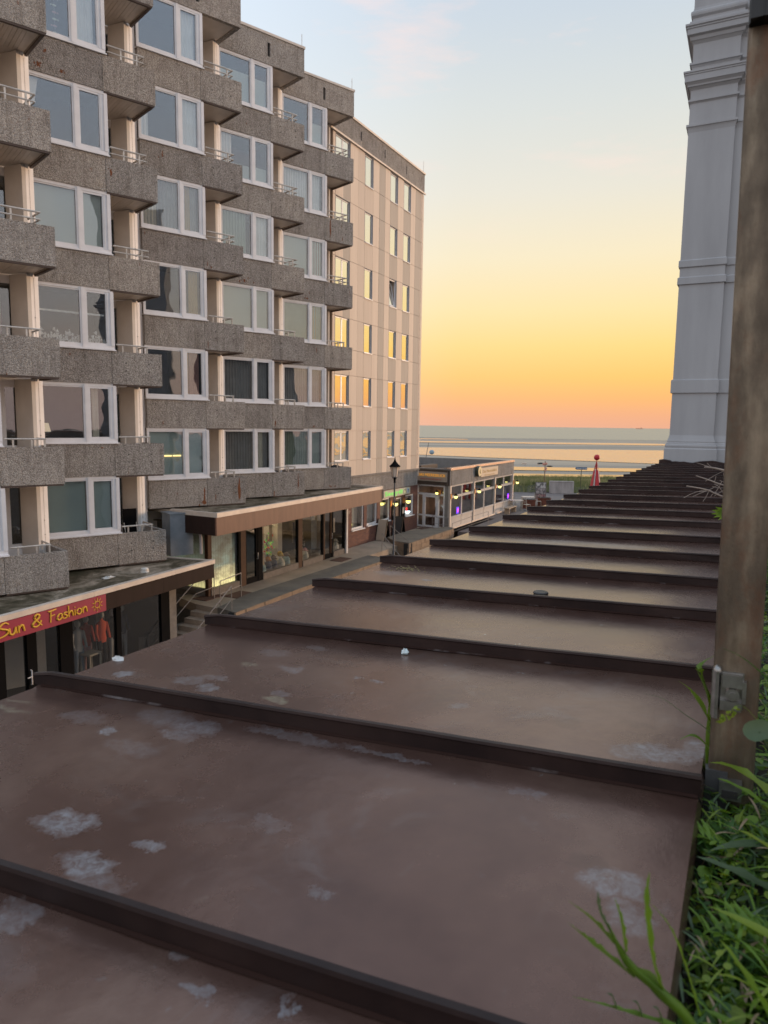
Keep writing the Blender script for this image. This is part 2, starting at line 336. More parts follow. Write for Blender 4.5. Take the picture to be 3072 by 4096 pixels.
apt = thing('apartment_building', 'long apartment building of staggered bays with pebble concrete balconies stacked over the shops', 'building', frame((-8.01, 24.06), 27.2, -7.74))
BAYS = {0: (-8.37, 18.56), 1: (-6.98, 22.50), 2: (-5.165, 26.36), 3: (-3.37, 29.85), 4: (-1.57, 33.40)}
BASE = {0: -3.43, 1: -3.43, 2: -1.99, 3: -1.99, 4: -1.99}
AZB = 51.0
td = (math.sin(R(AZB)), math.cos(R(AZB)))
# what hangs in each window, (bay, storey) counted from the lowest
CUR = {
 (0, 5): [], (0, 4): [('grey', 'R')], (0, 3): [('green', 'all')], (0, 2): [('green', 'all')], (0, 1): [('green', 'all')], (0, 0): [('grey', 'all')],
 (1, 6): [('white', 'R')], (1, 5): [('white', 'Rsheer')], (1, 4): [('white', 'Ltie')], (1, 3): [('blind', 'blind')], (1, 2): [('white', 'lace')], (1, 1): [('cream', 'Rmid')], (1, 0): [('teal', 'blind')],
 (2, 5): [('white', 'Rall')], (2, 4): [('white', 'Rall'), ('white', 'Lnar')], (2, 3): [('cream', 'L'), ('yellow', 'Rmid'), ('grey', 'all')], (2, 2): [('yellow', 'Rnar')], (2, 1): [('rose', 'Rnar'), ('yellow', 'Rmid2')], (2, 0): [('teal', 'blind')],
 (3, 5): [('blind', 'blindlow')], (3, 4): [('white', 'L'), ('blind', 'lowhalf')], (3, 3): [('white', 'Rall'), ('green', 'L2')], (3, 2): [('blind', 'blind')], (3, 1): [('grey', 'all')], (3, 0): [('grey', 'all'), ('cream', 'Rmid')],
 (4, 5): [('blind', 'Rlow')], (4, 4): [('white', 'all')], (4, 3): [('blind', 'blind'), ('rose', 'Rnar')], (4, 2): [('green', 'blind'), ('yellow', 'Rmid')], (4, 1): [('grey', 'all')], (4, 0): [('green', 'all')]}
SP = {'all': (.08, 2.0), 'L': (.08, .55), 'L2': (.08, 1.1), 'Lnar': (.08, .35), 'R': (1.42, 1.95), 'Rsheer': (1.42, 1.95), 'Rall': (1.40, 2.0), 'Rmid': (1.55, 1.75), 'Rmid2': (1.43, 1.55), 'Rnar': (1.62, 1.95)}
def curtain(kind, how, seed):
    z0, z1 = .1, WH - .12
    if how == 'blind': mb = MB(); mb.box(.07, 1.27, .16, .165, .1, z1); mb.box(1.44, 2.0, .16, .165, .1, z1)
    elif how == 'blindlow': mb = MB(); mb.box(.07, 1.27, .15, .155, .1, 1.15); mb.box(1.44, 2.0, .15, .155, .1, 1.1)
    elif how == 'lowhalf': mb = MB(); mb.box(.07, 1.27, .15, .155, .1, .62); mb.box(1.44, 2.0, .15, .155, .1, .66)
    elif how == 'Rlow': mb = MB(); mb.box(1.44, 2.0, .15, .155, .1, .95)
    elif how == 'lace':
        mb = wavy(.07, 2.0, .95, 1.0, .17, .01, .2); rg = random.Random(3)
        for i in range(24):   # scalloped lower lace, thread by thread
            x = .1 + i * .082; h = .28 + .12 * math.sin(i * 1.3)
            for k in range(9):
                a = rg.uniform(0, 6.28); q = rg.uniform(.02, .07); zz = rg.uniform(.12, .12 + h)
                mb.add([(x + q * math.cos(a + t * 2.1), .16, zz + q * math.sin(a + t * 2.1)) for t in range(3)], [(0, 1, 2)])
    elif how == 'Ltie':
        mb = MB(); mb.add([(.08, .16, z1), (.45, .17, z1), (.34, .18, 1.0), (.20, .17, .7), (.14, .16, .1), (.08, .16, .1), (.08, .15, .8)], [(0, 1, 2, 6), (2, 3, 4, 5, 6)])
    else:
        a, b = SP[how]; mb = wavy(a, b, z0, z1, .22 if how == 'all' else .17, .022, .12, seed=seed)
    return mb.mesh('curtain', CURT[kind])
for k, C in BAYS.items():
    D = (C[0] - W2 * td[0], C[1] - W2 * td[1]); F0 = frame(D, AZB, 0)
    for j in range(0, 7 if k < 2 else 6):
        z = BASE[k] + FH * j
        F = F0 @ T(0, 0, z)
        put('concrete_panel', ME['spandrel'], apt, F)
        bp = put('balcony_panel', ME['balcony'], apt, F); 
        if k > 0 and not (k == 1 and j > 2): [put('panel_fixing', ME['bolts'], bp, F @ T(x_, 0, z_)) for x_ in (2.55, 3.25) for z_ in (-.33, -.56)]
        put('balcony_side_panel', ME['side'], apt, F)
        sl = put('balcony_slab', ME['slab'], apt, F)
        put('drip_edge', ME['drip'], apt, F)
        if k < 2 and j >= 2:
            for i in range(14):
                x = W1 + .05 + i * .101; y0 = .105; y1 = 1.44 if x > 2.95 else 1.95
                if (k, 'b', i) not in ME:
                    bm_ = MB(); bm_.box(x, x + .093, y0, y1 - (.0 if x < 3.25 else (x - 3.25) * .2), -PH + .022 + .003 * ((i * 7) % 3), -PH + .041); ME[(k, 'b', i)] = bm_.mesh('soffit_board', SOFFIT)
                if x + .09 < 3.46: put('soffit_board', ME[(k, 'b', i)], sl, F)
        put('balcony_railing', ME['rail' if j > 2 else 'rail1'], apt, F)
        if j == 6: continue
        put('loggia_side_wall', ME['inner'], apt, F); put('splayed_wall', ME['splay'], apt, F); 
        if k < 4: fw = put('pale_end_wall', ME['fin'], apt, F); put('cable', ME['cable'], fw, F)
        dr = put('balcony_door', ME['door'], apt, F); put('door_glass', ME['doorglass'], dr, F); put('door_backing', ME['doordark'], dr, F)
        Fw = F @ T(0, 0, .055)
        wn = put('window', ME['frame'], apt, Fw); put('pane', ME['paneA'], wn, Fw); put('pane', ME['paneB'], wn, Fw); put('sill', ME['sill'], wn, Fw)
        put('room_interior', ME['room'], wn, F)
        for q, (kd, how) in enumerate(CUR.get((k, j), [])): put('curtain', curtain(kd, how, k * 10 + j + q), wn, Fw)
    # roof parapet
    zt = 14.60 if k >= 2 else BASE[k] + FH * 7
    zb = 13.53 if k >= 2 else zt - PH
    F = F0 @ T(0, 0, 0)
    mb = MB(); mb.box(0, 2.02, 0, .15, zb, zt - .03); mb.box(2.14, W2, 0, .15, zb, zt - .03); mb.box(2.02, 2.14, 0, .15, zb, zb + .28); mb.box(2.02, 2.14, 0, .15, zt - .3, zt - .03)
    put('roof_parapet', mb.mesh('roof_parapet', CONC), apt, F)
    mb = MB(); mb.slab((W2 - .001, .151), (3.56, 1.47), .15, zb, zt - .03); mb.box(2.02, 2.14, .1, .15, zb + .28, zt - .3, 1); pieces('roof_parapet', mb, [CONC, DARKGAP], apt, F)
    mb = MB(); mb.prism([(W1 + .01, .151), (W2 - .151, .151), (3.41, 1.47), (3.2, 1.99), (W1 + .01, 1.99)], zb + .04, zb + .2); put('roof_slab', mb.mesh('roof_slab', SOFFIT), apt, F)
    mb = MB(); mb.box(-.1, W2 + .03, -.03, .30, zt - .028, zt + .06); mb.slab((W2 + .03, .301), (3.59, 1.5), .3, zt - .028, zt + .06)
    put('roof_edge_cap', mb.mesh('roof_edge_cap', CAPM), apt, F)
    mb = MB(); mb.tube([(W2 - .05, .1, zt), (W2 - .05, .1, zt + .55)], .012, 5); put('lightning_rod', mb.mesh('lightning_rod', RAIL), apt, F)
# rust that has bled out of the panels
RUST = rough_mat('rust_bleed', (.24, .085, .03), (.13, .05, .025), 20, .9, 0, rnd=False)
def rust(k, j, x, z, w_, h_, seed):
    rg = random.Random(seed); C = BAYS[k]; D = (C[0] - W2 * td[0], C[1] - W2 * td[1]); F = frame(D, AZB, 0) @ T(0, 0, BASE[k] + FH * j); mb = MB(); n = 14
    P_ = [(x + w_ * math.sin(6.283 * i / n) * rg.uniform(.35, 1.1), -.0025, z + h_ * math.cos(6.283 * i / n) * rg.uniform(.6, 1.1)) for i in range(n)]
    mb.add(P_ + [(x, -.0028, z)], [(i, n, (i + 1) % n) for i in range(n)])
    for q in range(4):
        a, b = x + rg.uniform(-2, 2) * w_, z + rg.uniform(-1, 1) * h_; e_ = w_ * rg.uniform(.15, .4); mb.add([(a - e_, -.0025, b), (a, -.0025, b + e_ * 1.6), (a + e_, -.0025, b), (a, -.0025, b - e_ * 2)], [(0, 3, 2, 1)])
    put('rust_stain', mb.mesh('rust_stain', RUST), apt, F)
for q, a in enumerate(((1, 6, .95, -.85, .05, .06), (1, 5, .62, -.38, .045, .05), (1, 5, .42, -.78, .06, .07), (1, 5, 1.02, -.80, .05, .045), (1, 4, 2.28, -.42, .04, .12), (2, 4, .75, -.30, .025, .12), (2, 4, .62, -.42, .015, .04), (2, 3, .10, -.15, .02, .06), (2, 3, 2.28, -.80, .02, .10), (2, 3, 2.42, -.9, .03, .05), (1, 2, .95, -.17, .02, .05), (2, 1, .55, -.80, .025, .08), (2, 2, 2.25, -.78, .02, .14),
  (4, 4, 2.42, -.48, .045, .44), (4, 4, 3.02, -.25, .015, .12), (4, 4, 3.08, -.78, .02, .12), (3, 3, .75, -.88, .04, .05), (3, 3, .95, -.84, .05, .07), (3, 3, 1.35, -.86, .03, .04), (3, 3, 1.1, -.72, .02, .05), (4, 3, 1.2, -.84, .06, .04), (4, 3, 1.32, -.60, .02, .08), (4, 2, 1.7, -.25, .02, .14), (3, 1, 2.28, -.78, .035, .16), (4, 1, 1.55, -.88, .05, .05),
  (2, 0, 2.02, -.60, .05, .30), (2, 0, 2.0, -.86, .10, .08), (2, 0, 3.40, -.45, .06, .48), (2, 0, 2.45, -.7, .02, .2), (3, 0, 2.20, -.85, .03, .14), (3, 0, 3.35, -.4, .03, .4), (4, 0, 2.5, -.86, .05, .05), (4, 0, 2.75, -.86, .03, .05), (3, 5, 1.1, -.6, .015, .04), (1, 1, 1.75, -.12, .03, .03), (2, 0, 1.0, -.5, .02, .05))):
    rust(*a, seed=q)
# things seen in and on the flats
def wframe(k, j): C = BAYS[k]; return frame((C[0] - W2 * td[0], C[1] - W2 * td[1]), AZB, 0) @ T(0, 0, BASE[k] + FH * j)
Fm = wframe(1, 5) @ T(.95, .2, 1.75); t = thing('fish_mobile', 'string of small paper fish hanging in the topmost window of the second bay', 'decoration', Fm)
mb = MB(); mb.tube([(0, 0, 0), (0, 0, -1.6)], .003, 3); put('thread', mb.mesh('thread', WHITE), t, Fm)
for i in range(8):
    z = -.28 - i * .175; sg_ = 1 if i % 3 else -1; mb = MB(); mb.ball((0, 0, z), .062, .006, .028, 8, 5); mb.add([(sg_ * .055, 0, z), (sg_ * .10, 0, z + .028), (sg_ * .10, 0, z - .028)], [(0, 1, 2)]); put('paper_fish', mb.mesh('paper_fish', mat('pale_green_paper', (.62, .70, .58), .7) if i not in (4, 6) else mat('rose_paper', (.55, .30, .32), .7)), t, Fm)
Fm = wframe(1, 5) @ T(.62, .35, 0); t = thing('pendant_lamp', 'white pendant lamp shade behind the topmost window of the second bay', 'lamp', Fm @ T(0, 0, 1.7))
mb = MB(); mb.tube([(0, 0, .72), (0, 0, 1.75)], .006, 4); put('cord', mb.mesh('lamp_cord', WHITE), t, Fm); mb = MB(); mb.lathe([(.13, .34), (.12, .50), (.09, .68), (.03, .73), (0, .73)], n=14); put('lamp_shade', mb.mesh('lamp_shade', WHITE), t, Fm)
Fm = wframe(1, 1) @ T(.30, .40, .05); t = thing('table_lamp', 'small table lamp with cream shade in the dark window above the lowest flat', 'lamp', Fm)
mb = MB(); mb.tube([(0, 0, 0), (0, 0, .35)], .02, 6); put('stand', mb.mesh('lamp_stand', BLACK), t, Fm); mb = MB(); mb.lathe([(.15, .30), (.09, .55)], n=12); put('lamp_shade', mb.mesh('lamp_shade', mat('cream_shade', (.7, .6, .45), .7, emit=(1, .8, .5), es=.25)), t, Fm)
for i, x in enumerate((.75, 1.08)):
    Fm = wframe(2, 0) @ T(x, .14, .82); t = thing('lamp_reflection', 'reflected tube lamp %s in the blue green blind window above the shop step' % ('on the left' if i == 0 else 'on the right'), 'lamp', Fm)
    mb = MB(); mb.tube([(-.14, 0, 0), (.14, 0, 0)], .022, 8); put('tube', mb.mesh('reflection_tube', mat('warm_strip', (1, .8, .4), .5, emit=(1, .72, .28), es=1.6)), t, Fm)  # glowing tubes stand in for ceiling lights reflected in the window
Fm = wframe(1, 0) @ T(3.0, 1.2, -PH + .2); t = thing('balcony_chair', 'black folding chair on the lowest balcony by the grey duct', 'chair', Fm)
mb = MB(); mb.box(-.22, .22, -.2, .2, .43, .46); put('seat', mb.mesh('seat', BLACK), t, Fm); mb = MB(); mb.box(-.22, .22, .18, .21, .46, 1.35); put('backrest', mb.mesh('backrest', BLACK), t, Fm)
for sx_ in (-.2, .2):
    mb = MB(); mb.tube([(sx_, -.2, 0), (sx_, .18, .9)], .015, 5); mb.tube([(sx_, .2, 0), (sx_, -.18, .45)], .015, 5); put('leg', mb.mesh('chair_leg', RAIL), t, Fm)
for k, j, x, lb in ((3, 0, 2.35, 'dark bundle lying on the balcony rail just above the long brown fascia'), (4, 0, 3.0, 'dark cushion on the last balcony above the brown fascia'), (4, 3, 2.7, 'dark bird shaped lump on the balcony beside the golden windows'), (1, 5, 2.35, 'black round lump on the balcony by the topmost rail')):
    Fm = wframe(k, j) @ T(x, .35, -.03); t = thing('bundle', lb, 'bundle', Fm); rgb = random.Random(k * 7 + j); mb = MB(); mb.ball((0, 0, .02), .26 if j == 0 else .12, .12, .09, 10, 6); mb.v = [(a * rgb.uniform(.8, 1.2), b_ * rgb.uniform(.8, 1.2), c_ * rgb.uniform(.7, 1.3)) for a, b_, c_ in mb.v]; put('cloth', mb.mesh('dark_cloth', mat('charcoal_cloth', (.02, .02, .024), .85)), t, Fm)
    mb = MB(); mb.box(-.1, .1, -.05, .05, -PH + .24, 0); put('stand', mb.mesh('stand', BLACK), t, Fm)
# solid mass of the building behind the rooms (in each bay's own frame)
for k, C in BAYS.items():
    D = (C[0] - W2 * td[0], C[1] - W2 * td[1]); F0 = frame(D, AZB, 0); zt = 14.5 if k >= 2 else BASE[k] + FH * 7 - .1
    mb = MB(); mb.box(-.30, 3.35, 2.3, 8, -7.7, zt)
    mb.box(-.25, -.02, .14, 2.29, -7.6, zt)
    for j in range(0, 8):
        z = BASE[k] + FH * j
        if z - PH < zt: mb.box(0.0, W1 - .03, .13, 2.29, z - PH + .01, min(z - .03, zt))
    put('wall', mb.mesh('building_core', PINKWALL), apt, F0)

# ================================================================== THE FLAT-FACED BLOCK TOWARDS THE SEA
B0 = (-2.6, 34.57); AZS = 27.05
blk = thing('apartment_block', 'tall flat apartment block clad in beige vertical panels at the seaward end of the street', 'building', frame(B0, AZS, -7.74))
FB = frame(B0, AZS, 0)
rows = []      # (z0, z1, windowrow)
for j in range(6):
    zt = 13.42 - FH * j; rows.append((zt - 1.49, zt, True)); rows.append((zt - 2.75, zt - 1.49, False))
cols = [0, .22, .95, 1.62, 2.40, 3.08, 3.98, 4.66, 5.30, 5.90, 6.83, 7.56, 8.50, 9.14, 9.90, 10.30]
wincol = {(.22, .95): 0, (.95, 1.62): 0, (3.08, 3.98): 1, (5.90, 6.83): 2, (7.56, 8.50): 3}
pm_cache = {}
for (z0, z1, iswin) in rows:
    z0_ = z0 if z0 > -3.2 else -2.62
    for a, b in zip(cols[:-1], cols[1:]):
        if iswin and (a, b) in wincol: continue
        m = CLAD
        if (a, b) in ((4.66, 5.30), (9.14, 9.90)): m = CLAD_D
        elif (a, b) in ((5.90, 6.83), (7.56, 8.50)): m = CLAD_D
        elif (a, b) in ((3.08, 3.98), (.95, 1.62), (2.40, 3.08)) : m = CLAD_M
        if (a, b) == (.95, 1.62) and z0 > 3: m = CLAD_D
        key = (a, b, round(z1 - z0_, 3), m.name)
        if key not in pm_cache:
            g = .007; t = .03 + .004 * (int(a * 10) % 3); mb = MB(); mb.box(a + g, b - g, -t, .02, g - (z1 - z0_), -g); pm_cache[key] = mb.mesh('facade_panel', m)
        put('facade_panel', pm_cache[key], blk, FB @ T(0, 0, z1))
# windows of the block
GWH = 1.49
def blockwin(x0, x1, mull=None, tilt=False):
    mb = MB(); y0, y1 = .035, .10; w_ = x1 - x0
    mb.box(0, w_, y0, y1, 0, .05); mb.box(0, w_, y0, y1, GWH - .08, GWH); mb.box(0, .045, y0, y1, .05, GWH - .08); mb.box(w_ - .045, w_, y0, y1, .05, GWH - .08)
    if mull: mb.box(mull - .06, mull + .06, y0, y1, .07, GWH - .1)
    # reveals and sill
    mb.box(-.005, .012, -.035, .034, 0, GWH, 1); mb.box(w_ - .012, w_ + .005, -.035, .034, 0, GWH, 1); mb.box(.012, w_ - .012, -.035, .034, GWH - .012, GWH, 1); mb.box(.0, w_, -.075, .08, -.03, .012, 0)
    return mb
RV = rough_mat('painted_window_reveal', (.42, .42, .43), (.36, .36, .37), 2, .6, 0)
wins = [(.24, 1.60, .72), (3.10, 3.96, None), (5.92, 6.81, None), (7.58, 8.48, None)]
for j in range(6):
    z0 = 13.42 - FH * j - 1.49
    for q, (a, b, mu) in enumerate(wins):
        kf = ('bw', q)
        if kf not in ME:
            ME[kf] = blockwin(a, b, mu).mesh('window_frame', [WHITE, RV])
            w_ = b - a
            if mu: g1 = MB(); g1.box(.045, mu - .06, .045, .055, .05, GWH - .08); g2 = MB(); g2.box(mu + .06, w_ - .045, .045, .055, .05, GWH - .08); ME[('bg', q)] = [g1.mesh('window_pane', GLASS_C), g2.mesh('window_pane', GLASS_C)]
            else: g1 = MB(); g1.box(.045, w_ - .045, .045, .055, .05, GWH - .08); ME[('bg', q)] = [g1.mesh('window_pane', GLASS_C)]
            rm = MB(); rm.box(.0, w_, .3, .34, 0, GWH); ME[('br', q)] = rm.mesh('room_interior', ROOM)
        Fw = FB @ T(a, 0, z0)
        wn = put('window', ME[kf], blk, Fw)
        if q == 2 and j == 2:   # the one window tilted open
            tl = MB(); tl.box(.06, b - a - .06, -.02, .03, 0, .06); tl.box(.06, b - a - .06, -.02, .03, GWH - .24, GWH - .18); tl.box(.06, .13, -.02, .03, .06, GWH - .24); tl.box(b - a - .13, b - a - .06, -.02, .03, .06, GWH - .24)
            ts = put('tilted_sash', tl.mesh('tilted_sash', WHITE), wn, Fw @ T(0, .08, .08) @ Matrix.Rotation(R(-9), 4, 'X'))
            tg = MB(); tg.box(.13, b - a - .13, 0, .008, .06, GWH - .24); put('pane', tg.mesh('window_pane', GLASS_C), wn, Fw @ T(0, .08, .08) @ Matrix.Rotation(R(-9), 4, 'X'))
        else:
            for g in ME[('bg', q)]: put('pane', g, wn, Fw)
        put('room_interior', ME[('br', q)], wn, Fw)
# parapet band with slots, core, ground storey band
mb = MB(); sl = [2.58, 5.16, 7.80]; x = -.6
for s_ in sl + [None]:
    x1 = s_ if s_ else 10.32
    mb.box(x, x1, -.04, .12, 13.53, 14.56)
    if s_: mb.box(s_, s_ + .12, -.04, .12, 13.53, 13.86); mb.box(s_, s_ + .12, -.04, .12, 14.28, 14.56); mb.box(s_, s_ + .12, .06, .12, 13.86, 14.28, 1); x = s_ + .12
pieces('roof_parapet', mb, [CONC, DARKGAP], blk, FB)
mb = MB(); mb.box(-.6, 10.36, -.09, .3, 14.562, 14.66); mb.box(-.3, 10.36, -.12, -.045, 13.44, 13.52); put('roof_edge_cap', mb.mesh('roof_edge_cap', CAPM), blk, FB)
mb = MB()
for x in (10.0,): mb.tube([(x, -.06, -2.4), (x, -.06, 13.4)], .012, 5)
mb.tube([(10.2, 0, 14.6), (10.2, 0, 15.3)], .012, 5)
put('lightning_cable', mb.mesh('lightning_cable', RAIL), blk, FB)
mb = MB(); mb.box(0, .22, .021, .3, -3.1, 13.5); mb.box(.0, 10.28, .35, 9, -7.7, 14.5)
for a, b in zip(cols[:-1], cols[1:]):
    if (a, b) not in wincol: mb.box(a, b, .021, .349, -3.1, 13.5)
for j in range(6): mb.box(.22, 10.28, .022, .348, 13.42 - FH * (j + 1) + .001, 13.42 - FH * j - 1.5)
mb.box(10.16, 10.28, .02, 9, -3, 13.5)
put('wall', mb.mesh('block_core', CLAD), blk, FB)
for q, (a, b) in enumerate(((-.5, 1.95), (1.96, 2.75), (2.76, 5.1), (5.11, 7.7), (7.71, 9.98))):
    mb = MB(); mb.box(a + .005, b - .005, -.10, .05, -3.62, -2.72); put('concrete_panel', mb.mesh('concrete_panel', CONC), blk, FB)
mb = MB(); mb.box(-.5, 10.2, -.13, .05, -2.718, -2.62); put('band_cap', mb.mesh('band_cap', rough_mat('weathered_concrete_edge', (.24, .22, .20), (.17, .155, .14), 5, .8, .2, .004)), blk, FB)

# ground storey: red brick wall with white windows, door, sign
def brickmat():
    m = mat('small_red_brick', (.16, .06, .04), .8); nt = m.node_tree; b = bsdf(m); v = coords(nt)
    sp_ = N(nt, 'ShaderNodeSeparateXYZ'); nt.links.new(v, sp_.inputs[0]); cb = N(nt, 'ShaderNodeCombineXYZ'); nt.links.new(sp_.outputs[0], cb.inputs[0]); nt.links.new(sp_.outputs[2], cb.inputs[1])
    br = N(nt, 'ShaderNodeTexBrick'); nt.links.new(cb.outputs[0], br.inputs[0]); br.inputs['Scale'].default_value = 1; br.inputs['Brick Width'].default_value = .25; br.inputs['Row Height'].default_value = .075
    br.inputs['Mortar Size'].default_value = .008; br.inputs['Color1'].default_value = (.19, .075, .05, 1); br.inputs['Color2'].default_value = (.12, .045, .035, 1); br.inputs['Mortar'].default_value = (.10, .07, .06, 1)
    nt.links.new(br.outputs[0], b.inputs['Base Color']); bump(nt, br.outputs[1], -.4, .01, b); return m
BRICK = brickmat()
ops = [(1.95, 3.25, -5.45, -4.05), (3.58, 4.77, -5.40, -4.08), (5.14, 6.33, -5.38, -4.10), (7.13, 7.92, -6.33, -4.20), (8.36, 9.54, -5.40, -4.14)]
mb = MB(); x = .9
for a, b, z0, z1 in ops:
    mb.box(x, a, -.06, .2, -6.4, -3.625); mb.box(a, b, -.06, .2, z1, -3.625)
    if z0 > -6.2: mb.box(a, b, -.06, .2, -6.4, z0)
    x = b
mb.box(x, 10.12, -.06, .2, -6.4, -3.625)
put('brick_wall', mb.mesh('brick_wall', BRICK), blk, FB)
for q, (a, b, z0, z1) in enumerate(ops):
    Fw = FB @ T(a, 0, z0); w_, h_ = b - a, z1 - z0; mb = MB()
    if q == 3:
        mb.box(0, .07, 0, .08, 0, h_); mb.box(w_ - .07, w_, 0, .08, 0, h_); mb.box(.07, w_ - .07, 0, .08, h_ - .08, h_); mb.box(.07, w_ - .07, .02, .07, 0, h_ - .08, 1)
        dr = put('door', mb.mesh('brown_entrance_door', [WHITE, mat('dark_door_leaf', (.045, .02, .015), .5)]), blk, Fw)
        hd = MB(); hd.tube([(.62, -.03, 1.0), (.62, -.03, 1.25)], .012, 6); put('handle', hd.mesh('door_handle', RAIL), dr, Fw)
        continue
    for bx in ((0, .08, 0, h_), (w_ - .08, w_, 0, h_), (.08, w_ - .08, 0, .10), (.08, w_ - .08, h_ - .08, h_)): mb.box(bx[0], bx[1], -.01, .08, bx[2], bx[3])
    mb.box(-.03, w_ + .03, -.14, -.01, -.05, 0)
    wn = put('window', mb.mesh('window_frame', WHITE), blk, Fw); g = MB(); g.box(.08, w_ - .08, .03, .04, .10, h_ - .08); put('pane', g.mesh('window_pane', GLASS_S), wn, Fw)
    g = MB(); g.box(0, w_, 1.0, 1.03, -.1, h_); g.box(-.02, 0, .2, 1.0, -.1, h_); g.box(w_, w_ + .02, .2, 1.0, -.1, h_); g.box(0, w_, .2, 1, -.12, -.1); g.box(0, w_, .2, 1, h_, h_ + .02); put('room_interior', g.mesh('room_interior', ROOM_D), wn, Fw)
    if q in (0, 1): put('curtain', wavy(.1, w_ * (.55 if q == 0 else .95), .1, h_, .25, .02, .12, seed=q).mesh('curtain', CURT['cream' if q == 0 else 'grey']), wn, Fw)

# ================================================================== LETTERING
STROKES = {
 'S': (.62, [[(.58, .84), (.38, 1), (.14, .88), (.10, .68), (.30, .56), (.52, .42), (.52, .22), (.30, .06), (0, 0)]]),
 'u': (.50, [[(0, .52), (.02, .12), (.14, 0), (.28, .12), (.36, .5)], [(.36, .5), (.40, .02)]]),
 'n': (.46, [[(.02, .52), (.04, 0)], [(.05, .3), (.16, .48), (.28, .46), (.36, .02)]]),
 '&': (.72, [[(.62, .0), (.24, .58), (.20, .82), (.34, .98), (.48, .84), (.42, .64), (.10, .34), (.06, .12), (.24, 0), (.46, .10), (.60, .42)]]),
 'F': (.60, [[(.16, .95), (.12, 0)], [(-.02, .96), (.16, .95), (.56, 1.02)], [(.14, .52), (.44, .58)]]),
 'a': (.46, [[(.36, .44), (.20, .52), (.04, .34), (.03, .10), (.16, 0), (.32, .16), (.37, .46)], [(.36, .40), (.42, .02)]]),
 's': (.38, [[(.30, .46), (.16, .52), (.05, .40), (.16, .28), (.29, .16), (.18, .02), (0, .02)]]),
 'h': (.46, [[(.02, 1.0), (.03, 0)], [(.05, .3), (.16, .48), (.28, .46), (.36, .02)]]),
 'i': (.17, [[(.04, .50), (.05, 0)], [(.04, .70), (.05, .76)]]),
 'o': (.46, [[(.20, .52), (.04, .36), (.04, .12), (.20, 0), (.36, .14), (.36, .38), (.20, .52)]]),
 ' ': (.32, [])}
def smooth_pts(p, k=4):
    out = []
    for i in range(len(p) - 1):
        p0 = p[max(i - 1, 0)]; p1 = p[i]; p2 = p[i + 1]; p3 = p[min(i + 2, len(p) - 1)]
        for t in range(k):
            t /= k
            out.append(tuple(.5 * ((2 * p1[c]) + (-p0[c] + p2[c]) * t + (2 * p0[c] - 5 * p1[c] + 4 * p2[c] - p3[c]) * t * t + (-p0[c] + 3 * p1[c] - 3 * p2[c] + p3[c]) * t ** 3) for c in range(len(p1))))
    out.append(tuple(p[-1])); return out
def script_letter(mb, ch, x, z, h, rad, y=-.006):
    wd, st = STROKES[ch]
    for s_ in st:
        pts = smooth_pts(s_) if len(s_) > 2 else s_
        P = [(x + a * h, y, z + b * h) for a, b in pts]; n = len(P)
        mb.tube(P, [rad * (.75 + .35 * math.sin(math.pi * i / max(1, n - 1))) for i in range(n)], 6)
    return wd * h
def text_mesh(txt, size, m, depth=.01, spacing=1.0, bold=0.0):
    cu = bpy.data.curves.new('lettering', 'FONT'); cu.body = txt; cu.size = size; cu.extrude = depth / 2; cu.offset = bold; cu.space_character = spacing; cu.align_x = 'LEFT'; cu.resolution_u = 3
    o = bpy.data.objects.new('lettering_tmp', cu); COL.objects.link(o); bpy.context.view_layer.update()
    me = bpy.data.meshes.new_from_object(o.evaluated_get(bpy.context.evaluated_depsgraph_get()))
    bpy.data.objects.remove(o); me.materials.clear(); me.materials.append(m)
    me.transform(Matrix.Rotation(R(90), 4, 'X'))
    xs = [v.co.x for v in me.vertices]; return me, (min(xs), max(xs)) if xs else (0, 0)
def letters(txt, x0, x1, z, size, m, parent, world, y=-.01, bold=0.0, name='letter'):
    """the word as one printed line stretched to run from x0 to x1"""
    me, (a, b) = text_mesh(txt, size, m, .012, 1.0, bold)
    k = (x1 - x0) / (b - a)
    me.transform(Matrix.Translation((x0 - a * k, y, z)) @ Matrix.Diagonal((k, 1, 1, 1)))
    return put(name, me, parent, world)

# ================================================================== SHOPS UNDER THE FLATS
# --- lower shop with the red sign
P1 = (-5.52, 22.77); F1 = frame(P1, 24.0, 0)
shop1 = thing('fashion_shop', 'fashion shop with red sign and black framed windows under the lower flat roof', 'shop', frame((-8.7, 15.7), 24.0, -7.74))
z0 = -4.43
mb = MB(); mb.prism([(-14, .02), (-.02, .02), (-.30, 2.30), (-3, 3.4), (-14, 3.4)], z0 - .14, z0 - .05); put('flat_roof', mb.mesh('flat_roof', FELT), shop1, F1)
mb = MB()
for a, b in ((-14, -9.5), (-9.495, -5.05), (-5.045, -1.9), (-1.895, .02)): mb.box(a, b, -.03, .12, z0 - .135, z0)
mb.slab((.02, .121), (-.30, 2.3), .10, z0 - .135, z0 - .02)
put('roof_edge_cap', mb.mesh('roof_edge_cap', CAPM), shop1, F1)
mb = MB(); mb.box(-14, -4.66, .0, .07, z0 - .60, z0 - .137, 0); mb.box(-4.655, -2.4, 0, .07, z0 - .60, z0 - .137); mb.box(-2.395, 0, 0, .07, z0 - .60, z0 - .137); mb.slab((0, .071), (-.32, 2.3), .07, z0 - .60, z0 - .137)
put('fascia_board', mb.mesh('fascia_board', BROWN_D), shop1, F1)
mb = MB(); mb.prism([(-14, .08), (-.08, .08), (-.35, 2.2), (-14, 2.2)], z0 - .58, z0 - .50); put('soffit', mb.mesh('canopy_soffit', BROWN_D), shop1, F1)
SIGNRED = rough_mat('red_sign_face', (.33, .030, .060), (.29, .027, .052), 1, .45, 0)
